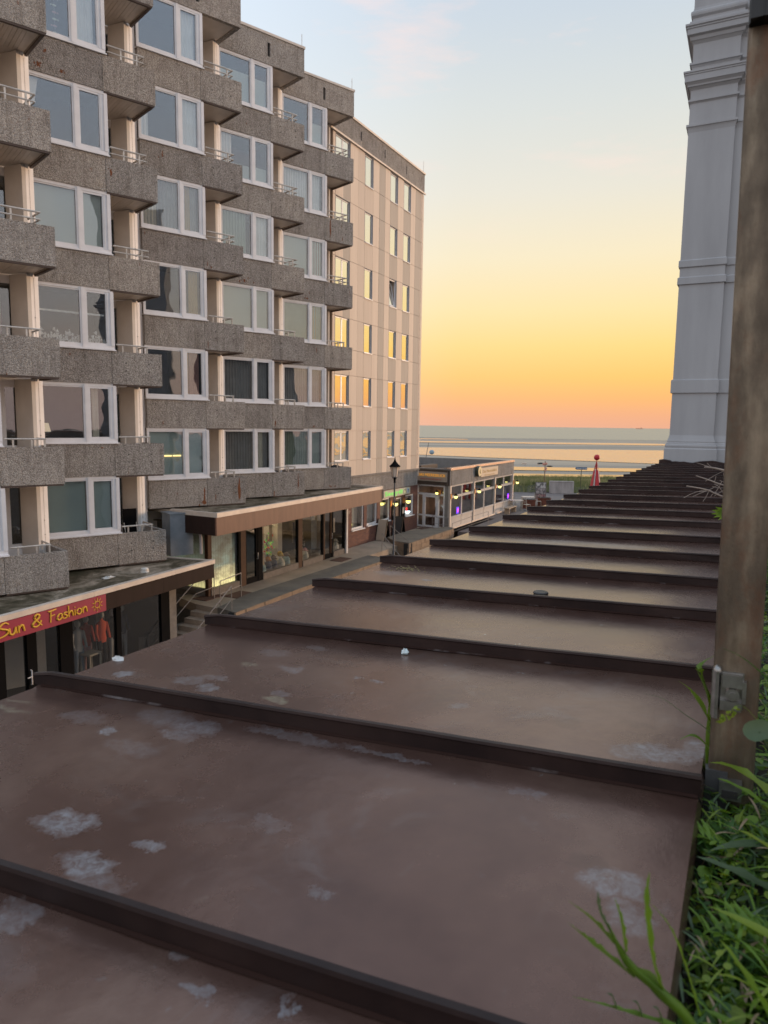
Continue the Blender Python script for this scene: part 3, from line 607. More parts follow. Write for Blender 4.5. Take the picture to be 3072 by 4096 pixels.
mb = MB(); mb.box(-8.6, -4.66, -.035, -.002, z0 - .595, z0 - .145); sg = put('shop_sign', mb.mesh('shop_sign', SIGNRED), shop1, F1)
YEL = mat('yellow_sign_paint', (.72, .40, .03), .5)
def word(txt, x, x1, z, h, rad):
    tot = sum(STROKES[c][0] for c in txt) * h; k = (x1 - x) / tot; mb = MB()
    cx = 0
    for c in txt: cx += script_letter(mb, c, cx, 0, h, rad)
    me = mb.mesh('sign_lettering', YEL); me.transform(Matrix.Translation((x, -.042, z)) @ Matrix.Diagonal((k, 1, 1, 1)))
    put('sign_lettering', me, sg, F1)
word('Sun', -7.86, -7.14, z0 - .49, .32, .021)
word('&', -6.98, -6.66, z0 - .47, .30, .021)
word('Fashion', -6.50, -5.28, z0 - .47, .29, .019)
mb = MB(); cx, cz = -4.97, z0 - .36
mb.tube([(cx + .088 * math.cos(t * math.pi / 10), -.042, cz + .088 * math.sin(t * math.pi / 10)) for t in range(21)], .012, 6, cap=False)
for i in range(10):
    a = math.pi / 5 * i + .25; mb.tube([(cx + .12 * math.cos(a), -.042, cz + .12 * math.sin(a)), (cx + .19 * math.cos(a), -.042, cz + .19 * math.sin(a))], [.013, .004], 6)
put('sun_emblem', mb.mesh('sun_emblem', YEL), sg, F1)
# shop front
FS = F1 @ T(0, .8, 0); zb, zt_ = -7.74, z0 - .50
mb = MB()
for a, b in ((-14, -13.8), (-11.2, -10.9), (-8.9, -8.7), (-7.35, -7.08), (-6.46, -6.18), (-5.46, -5.04), (-3.48, -3.30), (-1.62, -1.24)): mb.box(a, b, 0, .14, zb, zt_)
mb.box(-14, -1.24, .001, .12, zt_ - .12, zt_); mb.box(-14, -7.08, .001, .12, zb, zb + .25); mb.box(-6.46, -1.24, .001, .12, zb, zb + .22)
mb.box(-7.08, -6.46, .02, .1, zb, zb + .18); mb.box(-7.08, -6.46, .02, .1, zt_ - .22, zt_ - .12)
pieces('frame_post', mb, BLACK, shop1, FS)
for q, (a, b) in enumerate(((-13.8, -11.2), (-10.9, -8.9), (-8.7, -7.35), (-6.18, -5.46), (-5.04, -3.48), (-3.30, -1.62))):
    g = MB(); g.box(a, b, .05, .06, zb + .22, zt_ - .12); put('shop_window_pane', g.mesh('shop_window_pane', GLASS_S), shop1, FS)
g = MB(); g.box(-7.08, -6.46, .05, .06, zb + .18, zt_ - .22); dp = put('door_pane', g.mesh('door_pane', GLASS_S), shop1, FS)
mb = MB(); mb.tube([(-6.40, -.02, -6.62), (-6.40, -.05, -6.62), (-6.40, -.05, -6.25), (-6.40, -.02, -6.25)], .018, 6); mb.tube([(-6.40, -.05, -6.42), (-6.52, -.05, -6.42)], .015, 6)
put('door_handle', mb.mesh('door_handle', WHITE), shop1, FS)
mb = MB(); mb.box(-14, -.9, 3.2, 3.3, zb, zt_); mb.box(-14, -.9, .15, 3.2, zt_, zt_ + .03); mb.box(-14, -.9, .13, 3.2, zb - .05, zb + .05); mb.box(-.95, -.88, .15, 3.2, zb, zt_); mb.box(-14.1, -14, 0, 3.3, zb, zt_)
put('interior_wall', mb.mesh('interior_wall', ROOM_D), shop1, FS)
mb = MB(); mb.box(-1.24, -.9, .02, .5, zb, zt_); put('pier', mb.mesh('end_pier', rough_mat('grey_render', (.23, .21, .19), (.17, .155, .14), 4, .85, .15, .004)), shop1, FS)
# mannequins (trunk without head, in the clothes the window shows)
def mannequin(x, y, jacket, trousers, label, F, z):
    t = thing('mannequin', label, 'mannequin', F @ T(x, y, z))
    Fm = F @ T(x, y, z)
    leg = MB()
    for s_ in (-1, 1):
        leg.tube([(s_ * .09, 0, .88), (s_ * .10, -.02, .48), (s_ * .11 + .02, .0, .10)], [.085, .058, .042], 8)
        leg.tube([(s_ * .11 + .02, .02, .06), (s_ * .12 + .02, -.14, .035)], [.045, .035], 6)
    put('legs', leg.mesh('legs', trousers), t, Fm)
    tor = MB(); tor.lathe([(.15, .82), (.155, .92), (.125, 1.08), (.16, 1.28), (.165, 1.40), (.06, 1.46), (.05, 1.52)], n=12)
    for v in range(len(tor.v)): tor.v[v] = (tor.v[v][0], tor.v[v][1] * .65, tor.v[v][2])
    for s_ in (-1, 1): tor.tube([(s_ * .17, 0, 1.38), (s_ * .23, -.02, 1.12), (s_ * .21, -.10, .90)], [.05, .042, .032], 7)
    put('jacket', tor.mesh('jacket', jacket), t, Fm)
    hd = MB(); hd.ball((0, 0, 1.62), .075, .09, .11); put('head', hd.mesh('head', mat('mannequin_white', (.5, .5, .48), .5)), t, Fm)
    bs = MB(); bs.box(-.2, .2, -.16, .16, 0, .02); put('base', bs.mesh('base', BLACK), t, Fm)
M_RED = mat('red_cloth', (.42, .05, .03), .8); M_JEAN = mat('pale_blue_denim', (.16, .20, .25), .85); M_DARK = mat('black_cloth', (.02, .02, .022), .85); M_LIGHT = mat('light_grey_cloth', (.36, .36, .37), .85); M_PINKC = mat('pink_cloth', (.42, .25, .26), .85)
zf = -7.69
mannequin(-4.20, .75, M_LIGHT, M_JEAN, 'mannequin in pale jeans at the left of the fashion window', FS, zf + .35)
mannequin(-3.72, .95, M_RED, M_PINKC, 'mannequin in red top and pink trousers in the fashion window', FS, zf + .35)
mannequin(-3.20 - .35 + .08, .6, mat('orange_red_cloth', (.62, .09, .04), .8), M_DARK, 'mannequin in orange red jacket beside the black window post', FS, zf + .45)
mannequin(-2.85, .8, M_DARK, M_LIGHT, 'mannequin in black top and light trousers right of the black post', FS, zf + .35)
mannequin(-2.32, .95, mat('navy_cloth', (.03, .035, .06), .85), mat('grey_cloth', (.26, .26, .27), .85), 'mannequin in navy top nearest the end pier of the shop', FS, zf + .35)
t = thing('display_table', 'small pale wooden table with folded clothes in the fashion window', 'table', FS @ T(-3.95, .55, zf))
mb = MB(); mb.box(-.22, .22, -.2, .2, 1.05, 1.1)
Ft = FS @ T(-3.95, .55, zf); put('tabletop', mb.mesh('tabletop', mat('pale_wood', (.38, .33, .26), .6)), t, Ft)
for sx_ in (-.19, .19):
    for sy_ in (-.17, .17): mb = MB(); mb.box(sx_ - .02, sx_ + .02, sy_ - .02, sy_ + .02, 0, 1.05); put('leg', mb.mesh('table_leg', MATS['pale_wood']), t, Ft)
mb = MB(); mb.box(-4.3, -3.6, .3, 1.3, zf + .0, zf + .04); mb.box(-2.9, -2.4, .35, 1.2, zf, zf + .04)
put('red_mat', mb.mesh('red_display_mat', M_RED), shop1, FS)
t = thing('shelf_unit', 'low shelf unit with yellow goods behind the glass door of the fashion shop', 'shelf', FS @ T(-6.75, 1.2, zf))
Ft = FS @ T(-6.75, 1.2, zf)
for i in range(4):
    mb = MB(); mb.box(-.35, .35, -.2, .2, .25 + .3 * i, .28 + .3 * i); put('shelf', mb.mesh('shelf', mat('dark_wood', (.06, .035, .02), .6)), t, Ft)
    mb = MB()
    for c in range(4): mb.box(-.33 + .17 * c, -.20 + .17 * c, -.19, .15, .285 + .3 * i, .38 + .3 * i)
    put('goods', mb.mesh('goods', mat('ochre_goods', (.45, .22, .03), .6)), t, Ft)
# rubbish and a vent on the felt roof
t = thing('plastic_bag', 'crumpled white plastic bag lying on the mossy flat roof', 'bag', F1 @ T(-3.5, 1.05, z0 - .05))
def crumple(rx, ry, rz, seed, n=10, k=7):
    mb = MB(); mb.ball((0, 0, 0), rx, ry, rz, n, k); rg = random.Random(seed)
    mb.v = [(x * rg.uniform(.6, 1.25), y * rg.uniform(.6, 1.25), abs(z) * rg.uniform(.5, 1.3)) for x, y, z in mb.v]; mb.sm = [False] * len(mb.sm); return mb
put('crumpled_film', crumple(.24, .12, .05, 4).mesh('crumpled_film', mat('white_film', (.6, .6, .58), .5)), t, F1 @ T(-3.5, 1.05, z0 - .05))
t = thing('roof_vent', 'small white ribbed vent cap near the edge of the mossy flat roof', 'vent', F1 @ T(-2.35, .75, z0 - .05))
mb = MB(); mb.lathe([(.13, 0), (.13, .03), (.10, .04), (.13, .06), (.10, .075), (.12, .095), (.09, .12), (0, .13)], n=12); put('vent_cap', mb.mesh('vent_cap', mat('white_plastic', (.62, .6, .56), .5)), t, F1 @ T(-2.35, .75, z0 - .05))
# grey duct and white downpipe beside the bay
Fd = frame((-7.05, 23.1), AZB, 0)
t = thing('duct', 'grey metal duct housing standing behind the balcony at the step between the flat roofs', 'duct', Fd @ T(0, 0, z0 - .05))
mb = MB(); mb.box(.15, .95, .3, 1.0, z0 - .05, z0 + 1.36); mb.box(.12, .98, .27, 1.03, z0 + 1.36, z0 + 1.40); put('housing', mb.mesh('duct_housing', rough_mat('galvanised_sheet', (.26, .29, .32), (.20, .23, .26), 3, .5, .05, .002, metal=.3)), t, Fd)
t = thing('downpipe', 'white bent downpipe at the corner of the brown fascia', 'pipe', Fd @ T(1.12, .15, z0))
mb = MB(); mb.tube(smooth_pts([(1.22, .25, z0 + .98), (1.10, .2, z0 + .86), (1.06, .15, z0 + .75), (1.14, .15, z0 + .62), (1.16, .15, z0 + .45), (1.16, .15, z0 - .04)]), .055, 8)
put('pipe', mb.mesh('downpipe', mat('grey_white_plastic', (.45, .42, .42), .5)), t, Fd)

# --- upper shop with the brown fascia
P2 = (-5.49, 23.07); F2 = frame(P2, 25.6, 0)
EL = (-7.31, 24.09)    # back end of the roof's left face
shop2 = thing('gift_shop', 'gift shop with tall windows under the long brown fascia', 'shop', frame(P2, 25.6, -6.33))
inv2 = F2.inverted()
e2 = inv2 @ Vector((EL[0], EL[1], 0)); L2 = 12.53
mb = MB(); mb.prism([(.02, .02), (L2 - .02, .02), (L2 - .02, 1.9), (12.3, 3.2), (e2.x + .5, 6.5), (e2.x + .03, e2.y)], -3.10, -3.02); put('flat_roof', mb.mesh('flat_roof', FELT), shop2, F2)
mb = MB()
for a, b in ((0, 3.1), (3.105, 6.3), (6.305, 9.4), (9.405, L2)): mb.box(a, b, -.03, .12, -3.10, -2.95)
mb.slab((.0, .121), (e2.x, e2.y), .10, -3.10, -2.95, side=-1); mb.box(L2 - .1, L2, .121, 1.9, -3.10, -2.95)
put('roof_edge_cap', mb.mesh('roof_edge_cap', CAPM), shop2, F2)
mb = MB()
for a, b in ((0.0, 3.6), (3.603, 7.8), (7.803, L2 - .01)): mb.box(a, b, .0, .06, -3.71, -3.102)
mb.slab((.0, .061), (e2.x, e2.y), .06, -3.71, -3.102, 1, side=-1); mb.box(L2 - .07, L2 - .01, .061, 1.9, -3.71, -3.102, 1)  # end boards use the darker brown: their shade is put into the colour
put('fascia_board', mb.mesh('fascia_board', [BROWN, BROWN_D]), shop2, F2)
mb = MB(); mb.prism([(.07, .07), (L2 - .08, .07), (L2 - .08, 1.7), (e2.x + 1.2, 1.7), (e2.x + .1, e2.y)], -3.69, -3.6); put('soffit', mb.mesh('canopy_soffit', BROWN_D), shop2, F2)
FS2 = F2 @ T(0, 1.75, 0); zb, zt_ = -6.33, -3.7
mb = MB()
SILLG = rough_mat('grey_stone_plinth', (.19, .165, .145), (.14, .125, .11), 5, .8, .15, .004)
for a, b, m in ((1.66, 1.80, 0), (3.46, 3.60, 1), (3.60, 3.92, 0), (4.72, 5.03, 1), (7.66, 7.72, 1), (7.72, 8.04, 0), (9.80, 9.90, 1), (9.9, 9.98, 0), (10.66, 10.78, 1), (11.84, 11.95, 1)): mb.box(a, b, 0, .14, zb, zt_, m)
mb.box(3.92, 4.72, .02, .12, zt_ - .22, zt_, 0); mb.box(3.92, 4.72, .02, .12, zb, zb + .22, 1); mb.box(3.92, 3.98, .02, .12, zb + .22, zt_ - .22, 1); mb.box(4.62, 4.72, .02, .12, zb + .22, zt_ - .22, 1)
mb.box(9.98, 10.66, .02, .12, zt_ - .45, zt_, 0); mb.box(9.98, 10.66, .02, .12, zb, zb + .22, 1); mb.box(9.98, 10.04, .02, .12, zb + .22, zt_ - .45, 0); mb.box(10.58, 10.66, .02, .12, zb + .22, zt_ - .45, 0)
pieces('frame_post', mb, [BFRAME, BLACK], shop2, FS2)
mb = MB()
for a, b in ((1.80, 3.46), (5.03, 7.66), (8.04, 9.80), (10.78, 11.84)): mb.box(a, b, -.03, .13, zb, -6.07)
pieces('plinth', mb, SILLG, shop2, FS2)
for a, b in ((1.80, 3.46), (5.03, 7.66), (8.04, 9.80), (10.78, 11.84)):
    g = MB(); g.box(a, b, .05, .06, -6.07, zt_); put('shop_window_pane', g.mesh('shop_window_pane', GLASS_S), shop2, FS2)
for a, b, t_ in ((3.98, 4.62, .22), (10.04, 10.58, .45)):
    g = MB(); g.box(a, b, .06, .07, zb + .22, zt_ - t_); put('door_pane', g.mesh('door_pane', GLASS_S), shop2, FS2)
    mb = MB(); mb.tube([(b + .04, .02, -5.4), (b + .04, -.04, -5.4), (b + .04, -.04, -5.15)], .014, 6); put('door_handle', mb.mesh('door_handle', WHITE), shop2, FS2)
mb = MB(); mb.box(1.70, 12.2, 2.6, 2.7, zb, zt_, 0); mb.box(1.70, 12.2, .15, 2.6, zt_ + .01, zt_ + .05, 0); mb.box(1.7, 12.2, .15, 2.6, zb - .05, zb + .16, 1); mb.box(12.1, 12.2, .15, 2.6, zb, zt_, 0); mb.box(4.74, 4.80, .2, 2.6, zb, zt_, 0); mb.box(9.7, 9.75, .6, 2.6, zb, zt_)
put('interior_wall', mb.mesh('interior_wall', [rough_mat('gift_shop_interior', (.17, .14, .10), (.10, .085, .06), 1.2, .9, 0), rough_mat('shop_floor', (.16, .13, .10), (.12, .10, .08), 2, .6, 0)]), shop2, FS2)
mb = MB(); mb.box(11.96, 12.10, -.08, .08, zb, zt_ + .02); put('post', mb.mesh('white_canopy_post', PINKWALL), shop2, FS2)
# backlit picture window (beach scene printed on glass, glowing at the foot)
def picmat(name, z_lo, z_hi, glow_s):
    m = mat(name, (.4, .45, .4), .5); nt = m.node_tree; b = bsdf(m); v = coords(nt); sp_ = N(nt, 'ShaderNodeSeparateXYZ'); nt.links.new(v, sp_.inputs[0])
    hgt = math_(nt, 'DIVIDE', math_(nt, 'SUBTRACT', sp_.outputs[2], z_lo), z_hi - z_lo)
    n = noise_(nt, coords(nt, 'Object', (.9, .9, 1.6)), 1.6, 5, .65)
    c = ramp(nt, [(0, (.50, .47, .30)), (.30, (.46, .44, .34)), (.36, (.22, .32, .36)), (.48, (.30, .38, .40)), (1, (.34, .40, .40))], math_(nt, 'ADD', hgt, math_(nt, 'MULTIPLY', math_(nt, 'SUBTRACT', n, .5), .25)))
    c = mix(nt, ramp(nt, [(.45, (0,) * 3), (.6, (.7,) * 3)], n), c, (.16, .13, .10))
    wv = N(nt, 'ShaderNodeTexWave'); wv.wave_type = 'BANDS'; wv.bands_direction = 'X'; wv.inputs['Scale'].default_value = 2.2; nt.links.new(v, wv.inputs[0])
    c = mix(nt, .35, c, ramp(nt, [(0, (.3,) * 3), (.25, (1,) * 3)], wv.outputs[0]), 'MULTIPLY')
    nt.links.new(c, b.inputs['Base Color'])
    # the tube lamp behind the lower part of the screen
    gl = math_(nt, 'MULTIPLY', math_(nt, 'POWER', math_(nt, 'SUBTRACT', 1.0, hgt, clamp=True), 2.2), glow_s)
    nt.links.new(mix(nt, 1.0, c, (1.0, .93, .66), 'MULTIPLY'), b.inputs['Emission Color']); nt.links.new(gl, b.inputs['Emission Strength']); return m
mb = MB(); mb.box(1.82, 3.42, .16, .17, -6.07, zt_ - .02)
put('backlit_picture', mb.mesh('backlit_picture', picmat('printed_window_picture', -6.07, -3.9, 1.9)), shop2, FS2)
# the shop's left flank with another printed window
dx_, dy_ = EL[0] - P2[0], EL[1] - P2[1]; AZF = math.degrees(math.atan2(-dx_, -dy_))    # runs from back to front
cor = FS2 @ Vector((1.66, 0, 0)); bk = Vector((cor.x - 2.6 * math.sin(R(AZF)), cor.y - 2.6 * math.cos(R(AZF)), 0)); FL = frame(bk, AZF, 0)
mb = MB(); mb.box(-1.2, .3, 0, .2, -7.74, zt_, 0); mb.box(.3, 2.45, 0, .2, -7.74, -6.05, 0); mb.box(.3, 2.45, 0, .2, -3.93, zt_, 1); mb.box(2.45, 2.59, -.02, .2, -6.33, zt_, 1); mb.box(2.45, 2.59, 0, .2, -7.74, -6.33, 0)
put('flank_wall', mb.mesh('flank_wall', [MATS['grey_render'], BFRAME]), shop2, FL)
g = MB(); g.box(.3, 2.45, .04, .05, -6.05, -3.93); put('shop_window_pane', g.mesh('shop_window_pane', GLASS_S), shop2, FL)
g = MB(); g.box(.3, 2.45, .12, .13, -6.05, -3.93); put('backlit_picture', g.mesh('backlit_picture', picmat('printed_flank_picture', -6.05, -3.9, 1.2)), shop2, FL)
# toys in the gift shop window
def plush(x, col, head, label, s_=1.0):
    Fm = FS2 @ T(x, .32, -6.16); t = thing('toy_figure', label, 'toy', Fm)
    mb = MB(); mb.lathe([(0, 0), (.16 * s_, .02), (.19 * s_, .15), (.165 * s_, .32), (.09 * s_, .42), (0, .44)], n=12); put('body', mb.mesh('toy_body', col), t, Fm)
    mb = MB(); mb.ball((0, 0, .50 * s_ + .02), .11 * s_, .11 * s_, .11 * s_); mb.tube([(0, -.09, .5 * s_), (0, -.17, .47 * s_)], [.04, .02], 6); put('head', mb.mesh('toy_head', head), t, Fm)
WT = mat('toy_white', (.55, .52, .45), .7); NV = mat('toy_navy', (.03, .05, .11), .7); SB = mat('toy_sky_blue', (.22, .34, .38), .7); YL = mat('toy_yellow', (.62, .40, .04), .7); OR = mat('toy_orange', (.60, .22, .03), .7); BRN = mat('toy_brown', (.14, .09, .07), .8)
plush(5.40, SB, mat('toy_grey', (.28, .27, .28), .7), 'pale blue toy gull nearest the shop door')
plush(5.84, NV, OR, 'navy toy gull with orange head beside the pale blue one')
plush(6.26, NV, BRN, 'navy toy gull with brown head between two brighter ones')
plush(6.74, WT, YL, 'white toy gull with yellow head in the gift shop window', 1.15)
plush(7.22, SB, BRN, 'blue toy gull with brown head beside the window post', .95)
plush(8.75, WT, mat('toy_pink', (.5, .25, .25), .7), 'white toy figure at the foot of the tinsel tree', .9)
plush(11.55, WT, WT, 'plain white toy figure in the narrow last window', .95)
t = thing('bead_tree', 'tree of shiny green and red bead baubles hanging in the gift shop window', 'decoration', FS2 @ T(6.05, .5, -6.16)); Fm = FS2 @ T(6.05, .5, -6.16)
mb = MB(); mb.tube([(0, 0, 0), (0, 0, 1.5)], .015, 6)
rg = random.Random(5); bp = []
for i in range(60):
    a = rg.uniform(0, 6.28); q = rg.uniform(.08, .42); z = rg.uniform(.85, 1.65) - q * .5; bp.append((q * math.cos(a), q * math.sin(a) * .5, z)); 
for p in bp[::4]: mb.tube([(0, 0, p[2] - .15), p], .005, 3)
put('wire_stem', mb.mesh('wire_stem', BLACK), t, Fm)
for c, col in enumerate([(.10, .55, .12), (.55, .06, .05), (.45, .55, .10)]):
    mb = MB()
    for p in bp[c::3]: mb.ball(p, .035, n=8, k=5)
    put('bead_baubles', mb.mesh('bead_baubles', mat('bead_%d' % c, col, .25, emit=col, es=.35)), t, Fm)
t = thing('tinsel_tree', 'tall pale tinsel garland tree behind the middle shop window', 'decoration', FS2 @ T(8.85, .6, -6.16)); Fm = FS2 @ T(8.85, .6, -6.16)
mb = MB()
for i in range(150):
    z = rg.uniform(.2, 1.75); a = rg.uniform(0, 6.28); q = (1.9 - z) * .17 + .05; mb.add([(q * math.cos(a + d_) * rg.uniform(.7, 1), q * math.sin(a + d_) * .6, z + rg.uniform(-.06, .06)) for d_ in (0, .25, .5)], [(0, 1, 2)])
put('tinsel', mb.mesh('tinsel', mat('pale_tinsel', (.42, .40, .36), .5)), t, Fm)
for q, (x, z, w_, h_) in enumerate(((5.2, -5.1, .18, .9), (5.75, -4.9, .22, .8), (7.5, -5.2, .16, .9), (10.95, -5.2, .3, .7), (9.4, -4.4, .12, .3), (5.25, -5.8, .16, .5))):
    mb = MB(); mb.box(x, x + w_, .18, .19, z, z + h_); put('paper_notice', mb.mesh('paper_notice', mat('printed_card_%d' % (q % 3), [(.45, .38, .32), (.30, .26, .18), (.42, .33, .25)][q % 3], .8)), shop2, FS2)
# warm tube lamps inside the gift shop
t = thing('ceiling_lamp', 'warm tube lamp glowing inside the gift shop', 'lamp', FS2 @ T(6.4, 1.2, zt_ - .05)); Fm = FS2 @ T(6.4, 1.2, zt_ - .05)
mb = MB(); mb.box(-.9, .9, -.05, .05, -.04, 0); put('tube', mb.mesh('lamp_tube', mat('warm_lamp', (1, .8, .5), .5, emit=(1, .75, .42), es=16)), t, Fm)
t2 = t.copy(); COL.objects.link(t2); t2['label'] = 'warm tube lamp above the tinsel tree in the gift shop'; t2.matrix_basis = FS2 @ T(9.4, 1.2, zt_ - .05); WM[t2.name] = t2.matrix_basis.copy()
put('tube', bpy.data.meshes['lamp_tube'], t2, t2.matrix_basis.copy())

# ================================================================== RESTAURANT AT THE END OF THE STREET
R0 = (4.0, 42.98); FR = frame(R0, 26.6, 0)
rest = thing('restaurant', 'single storey restaurant with a glazed side and a lit sign over its white door', 'building', frame(R0, 26.6, -6.33))
G = -6.33
mb = MB()
for a, b in ((-.02, 4.94), (4.95, 9.3), (9.31, 11.6), (11.61, 13.4)): mb.box(a, b, 0, .2, -3.63, -2.70)
put('concrete_panel', mb.mesh('concrete_panel', CONC), rest, FR)
mb = MB(); mb.box(-.03, 13.45, -.04, .22, -2.698, -2.56); put('roof_edge_cap', mb.mesh('roof_edge_cap', rough_mat('copper_coloured_cap', (.60, .38, .25), (.52, .32, .21), 2, .45, .04, .002, metal=.2)), rest, FR)
WTR = rough_mat('white_render_panel', (.56, .51, .46), (.50, .45, .41), 2, .7, .05, .003)
xs = [0, 2.12, 4.3, 6.5, 8.75, 10.98, 13.15]
for i in range(6):
    a, b = xs[i], xs[i + 1]; w_ = b - a; mb = MB()
    mb.box(.0, .07, 0, .1, -5.58, -3.64); mb.box(w_ - .07, w_, 0, .1, -5.58, -3.64); mb.box(.07, w_ - .07, 0, .1, -3.72, -3.64); mb.box(.07, w_ - .07, -.01, .1, -4.42, -4.27); mb.box(.07, w_ - .07, -.02, .1, -5.66, -5.56)
    wn = put('window', mb.mesh('window_frame', WTR), rest, FR @ T(a, .02, 0))
    g = MB(); g.box(.07, w_ - .07, .05, .06, -5.56, -4.42); put('pane', g.mesh('window_pane', GLASS_S), wn, FR @ T(a, .02, 0))
    g = MB(); g.box(.07, w_ - .07, .05, .06, -4.27, -3.72); put('pane', g.mesh('window_pane', GLASS_S), wn, FR @ T(a, .02, 0))
    mb = MB(); mb.box(a + .03, b - .03, .04, .12, G + .1, -5.66); put('lower_panel', mb.mesh('lower_panel', WTR), rest, FR)
mb = MB()
for x in (0, 4.3, 8.75, 13.2): mb.box(x - .06, x + .10, -.05, .018, G, -3.64)
mb.box(-.02, 13.3, -.06, .12, G, G + .1); put('pilasters', mb.mesh('pilaster_strip', CAPM), rest, FR)
# entrance face
p0 = Vector((2.017, 44.57)); AF = 128.7; FF = frame(p0, AF, 0); LF = 2.53
mb = MB(); mb.box(0.0, LF - .02, -.06, .2, -3.64, -2.70, 0); put('fascia_board', mb.mesh('fascia_board', rough_mat('dark_brown_board', (.10, .075, .06), (.075, .058, .048), 3, .7, .05, .003)), rest, FF)
mb = MB(); mb.box(-.05, LF + .02, -.10, .2, -2.698, -2.62); put('roof_edge_cap', mb.mesh('roof_edge_cap', MATS['weathered_concrete_edge']), rest, FF)
SG = mat('pale_sign_face', (.40, .34, .28), .6); mb = MB(); mb.box(.10, 2.36, -.13, -.062, -3.42, -2.83); sg = put('sign', mb.mesh('sign_board', SG), rest, FF)
GOLD = mat('golden_lit_letters', (.8, .38, .05), .5, emit=(1.0, .45, .06), es=.3)
letters('DAS MEERESBLICK', .20, 2.27, -3.12, .24, GOLD, sg, FF, -.14, 0)
letters('RESTAURANT', .42, 2.0, -3.33, .13, mat('red_lettering', (.45, .08, .05), .6), sg, FF, -.14, 0)
mb = MB()
for bx in ((0.02, .12, G, -3.66), (2.06, 2.16, G, -3.66)): mb.box(bx[0], bx[1], 0, .12, bx[2], bx[3])
mb.box(.12, 2.06, 0, .12, -3.74, -3.66); mb.box(.12, 2.06, -.01, .12, -4.30, -4.18); mb.box(.50, .60, 0, .12, G, -4.30); mb.box(1.60, 1.70, 0, .12, G, -4.30); mb.box(.12, .5, 0, .12, -5.62, -5.54); mb.box(1.7, 2.06, 0, .12, -5.62, -5.54); mb.box(.12, .5, 0, .12, G, G + .1); mb.box(1.7, 2.06, 0, .12, G, G + .1)
put('entrance_frame', mb.mesh('entrance_frame', WHITE), rest, FF)
mb = MB(); mb.box(.61, .72, -.03, .05, G + .03, -4.32); mb.box(1.48, 1.59, -.03, .05, G + .03, -4.32); mb.box(.72, 1.48, -.03, .05, -4.42, -4.32); mb.box(.72, 1.48, -.03, .05, -5.64, -5.52); mb.box(.72, 1.48, -.03, .05, G + .03, G + .14)
dr = put('door', mb.mesh('entrance_door', WHITE), rest, FF)
mb = MB(); mb.tube([(1.52, -.06, -5.45), (1.52, -.06, -5.0)], .015, 6); put('handle', mb.mesh('door_handle', BLACK), dr, FF)
mb = MB(); mb.box(.72, 1.48, 0, .01, -5.52, -4.42); mb.box(.72, 1.48, 0, .01, G + .14, -5.64); put('pane', mb.mesh('door_pane', GLASS_S), dr, FF)
for a, b, c, d in ((.12, 2.06, -4.18, -3.74), (.12, .5, -5.54, -4.3), (1.7, 2.06, -5.54, -4.3), (.12, .5, G + .1, -5.62), (1.7, 2.06, G + .1, -5.62)):
    g = MB(); g.box(a, b, .05, .06, c, d); put('entrance_pane', g.mesh('entrance_pane', GLASS_S), rest, FF)
mb = MB(); mb.box(2.16, LF - .03, 0, .15, G, -3.64); put('pier', mb.mesh('corner_pier', rough_mat('grey_corner_render', (.25, .24, .23), (.21, .20, .19), 3, .8, .05, .003)), rest, FF)
# body: roof, far walls, interior
a0 = FF @ Vector((0, .1, 0)); b0 = FR @ Vector((0, .15, 0)); c0 = FR @ Vector((13.3, .15, 0)); d0 = FR @ Vector((13.3, 9, 0)); e0 = FR @ Vector((1.0, 9, 0)); 
mb = MB(); mb.prism([(a0.x, a0.y), (b0.x, b0.y), (c0.x, c0.y), (d0.x, d0.y), (e0.x, e0.y)], -3.0, -2.9); put('flat_roof', mb.mesh('flat_roof', rough_mat('dark_gravel_roof', (.075, .068, .062), (.045, .04, .037), 12, .9, .3, .01)), rest)
mb = MB(); mb.box(13.25, 13.4, .2, 9, G, -2.6); mb.box(.5, 13.25, 8.9, 9.05, G, -2.45, 0); put('wall', mb.mesh('rear_wall', MATS['grey_corner_render']), rest, FR)
mb = MB(); mb.box(.3, 13.2, 3.2, 3.3, G, -3.0); mb.box(0.2, 13.3, .12, 3.2, G - .04, G + .01); mb.box(.4, 13.2, .2, 3.2, -3.66, -3.64); put('interior_wall', mb.mesh('interior_wall', rough_mat('wooden_interior', (.17, .10, .07), (.10, .06, .045), 2, .8, 0)), rest, FR)
mb = MB(); mb.box(2.4, 5.2, 3.0, 3.5, -2.9, -2.62); put('roof_skylight', mb.mesh('roof_skylight', MATS['dark_brown_board']), rest, FR)
# clock-like round sign and long side sign
mb = MB(); mb.tube([(4.72, -.05, -2.98), (4.72, -.24, -2.98)], .36, 20, 0, smooth=False); rs = put('round_sign', mb.mesh('round_sign', mat('dark_green_drum', (.05, .055, .035), .5)), rest, FR)
mb = MB(); mb.tube([(4.72, -.242, -2.98), (4.72, -.255, -2.98)], .33, 20); put('sign_face', mb.mesh('sign_face', mat('cream_sign_face', (.72, .60, .34), .5)), rs, FR)
mb = MB(); mb.tube([(4.80, -.258, -3.12), (4.66, -.262, -3.0), (4.74, -.262, -2.86)], .03, 5); mb.ball((4.74, -.262, -3.05), .07, .01, .09); put('emblem', mb.mesh('emblem', mat('faded_ochre_emblem', (.42, .30, .14), .6)), rs, FR)
mb = MB(); mb.box(5.45, 9.18, -.08, -.002, -3.42, -2.82); sg = put('sign', mb.mesh('sign_board', mat('warm_pale_sign', (.58, .46, .33), .6)), rest, FR)
letters('Das Meeresblick', 5.8, 8.85, -3.16, .30, mat('faded_gold_lettering', (.50, .32, .12), .6), sg, FR, -.085)
letters('Restaurant', 6.2, 8.4, -3.36, .13, MATS['faded_gold_lettering'], sg, FR, -.085)
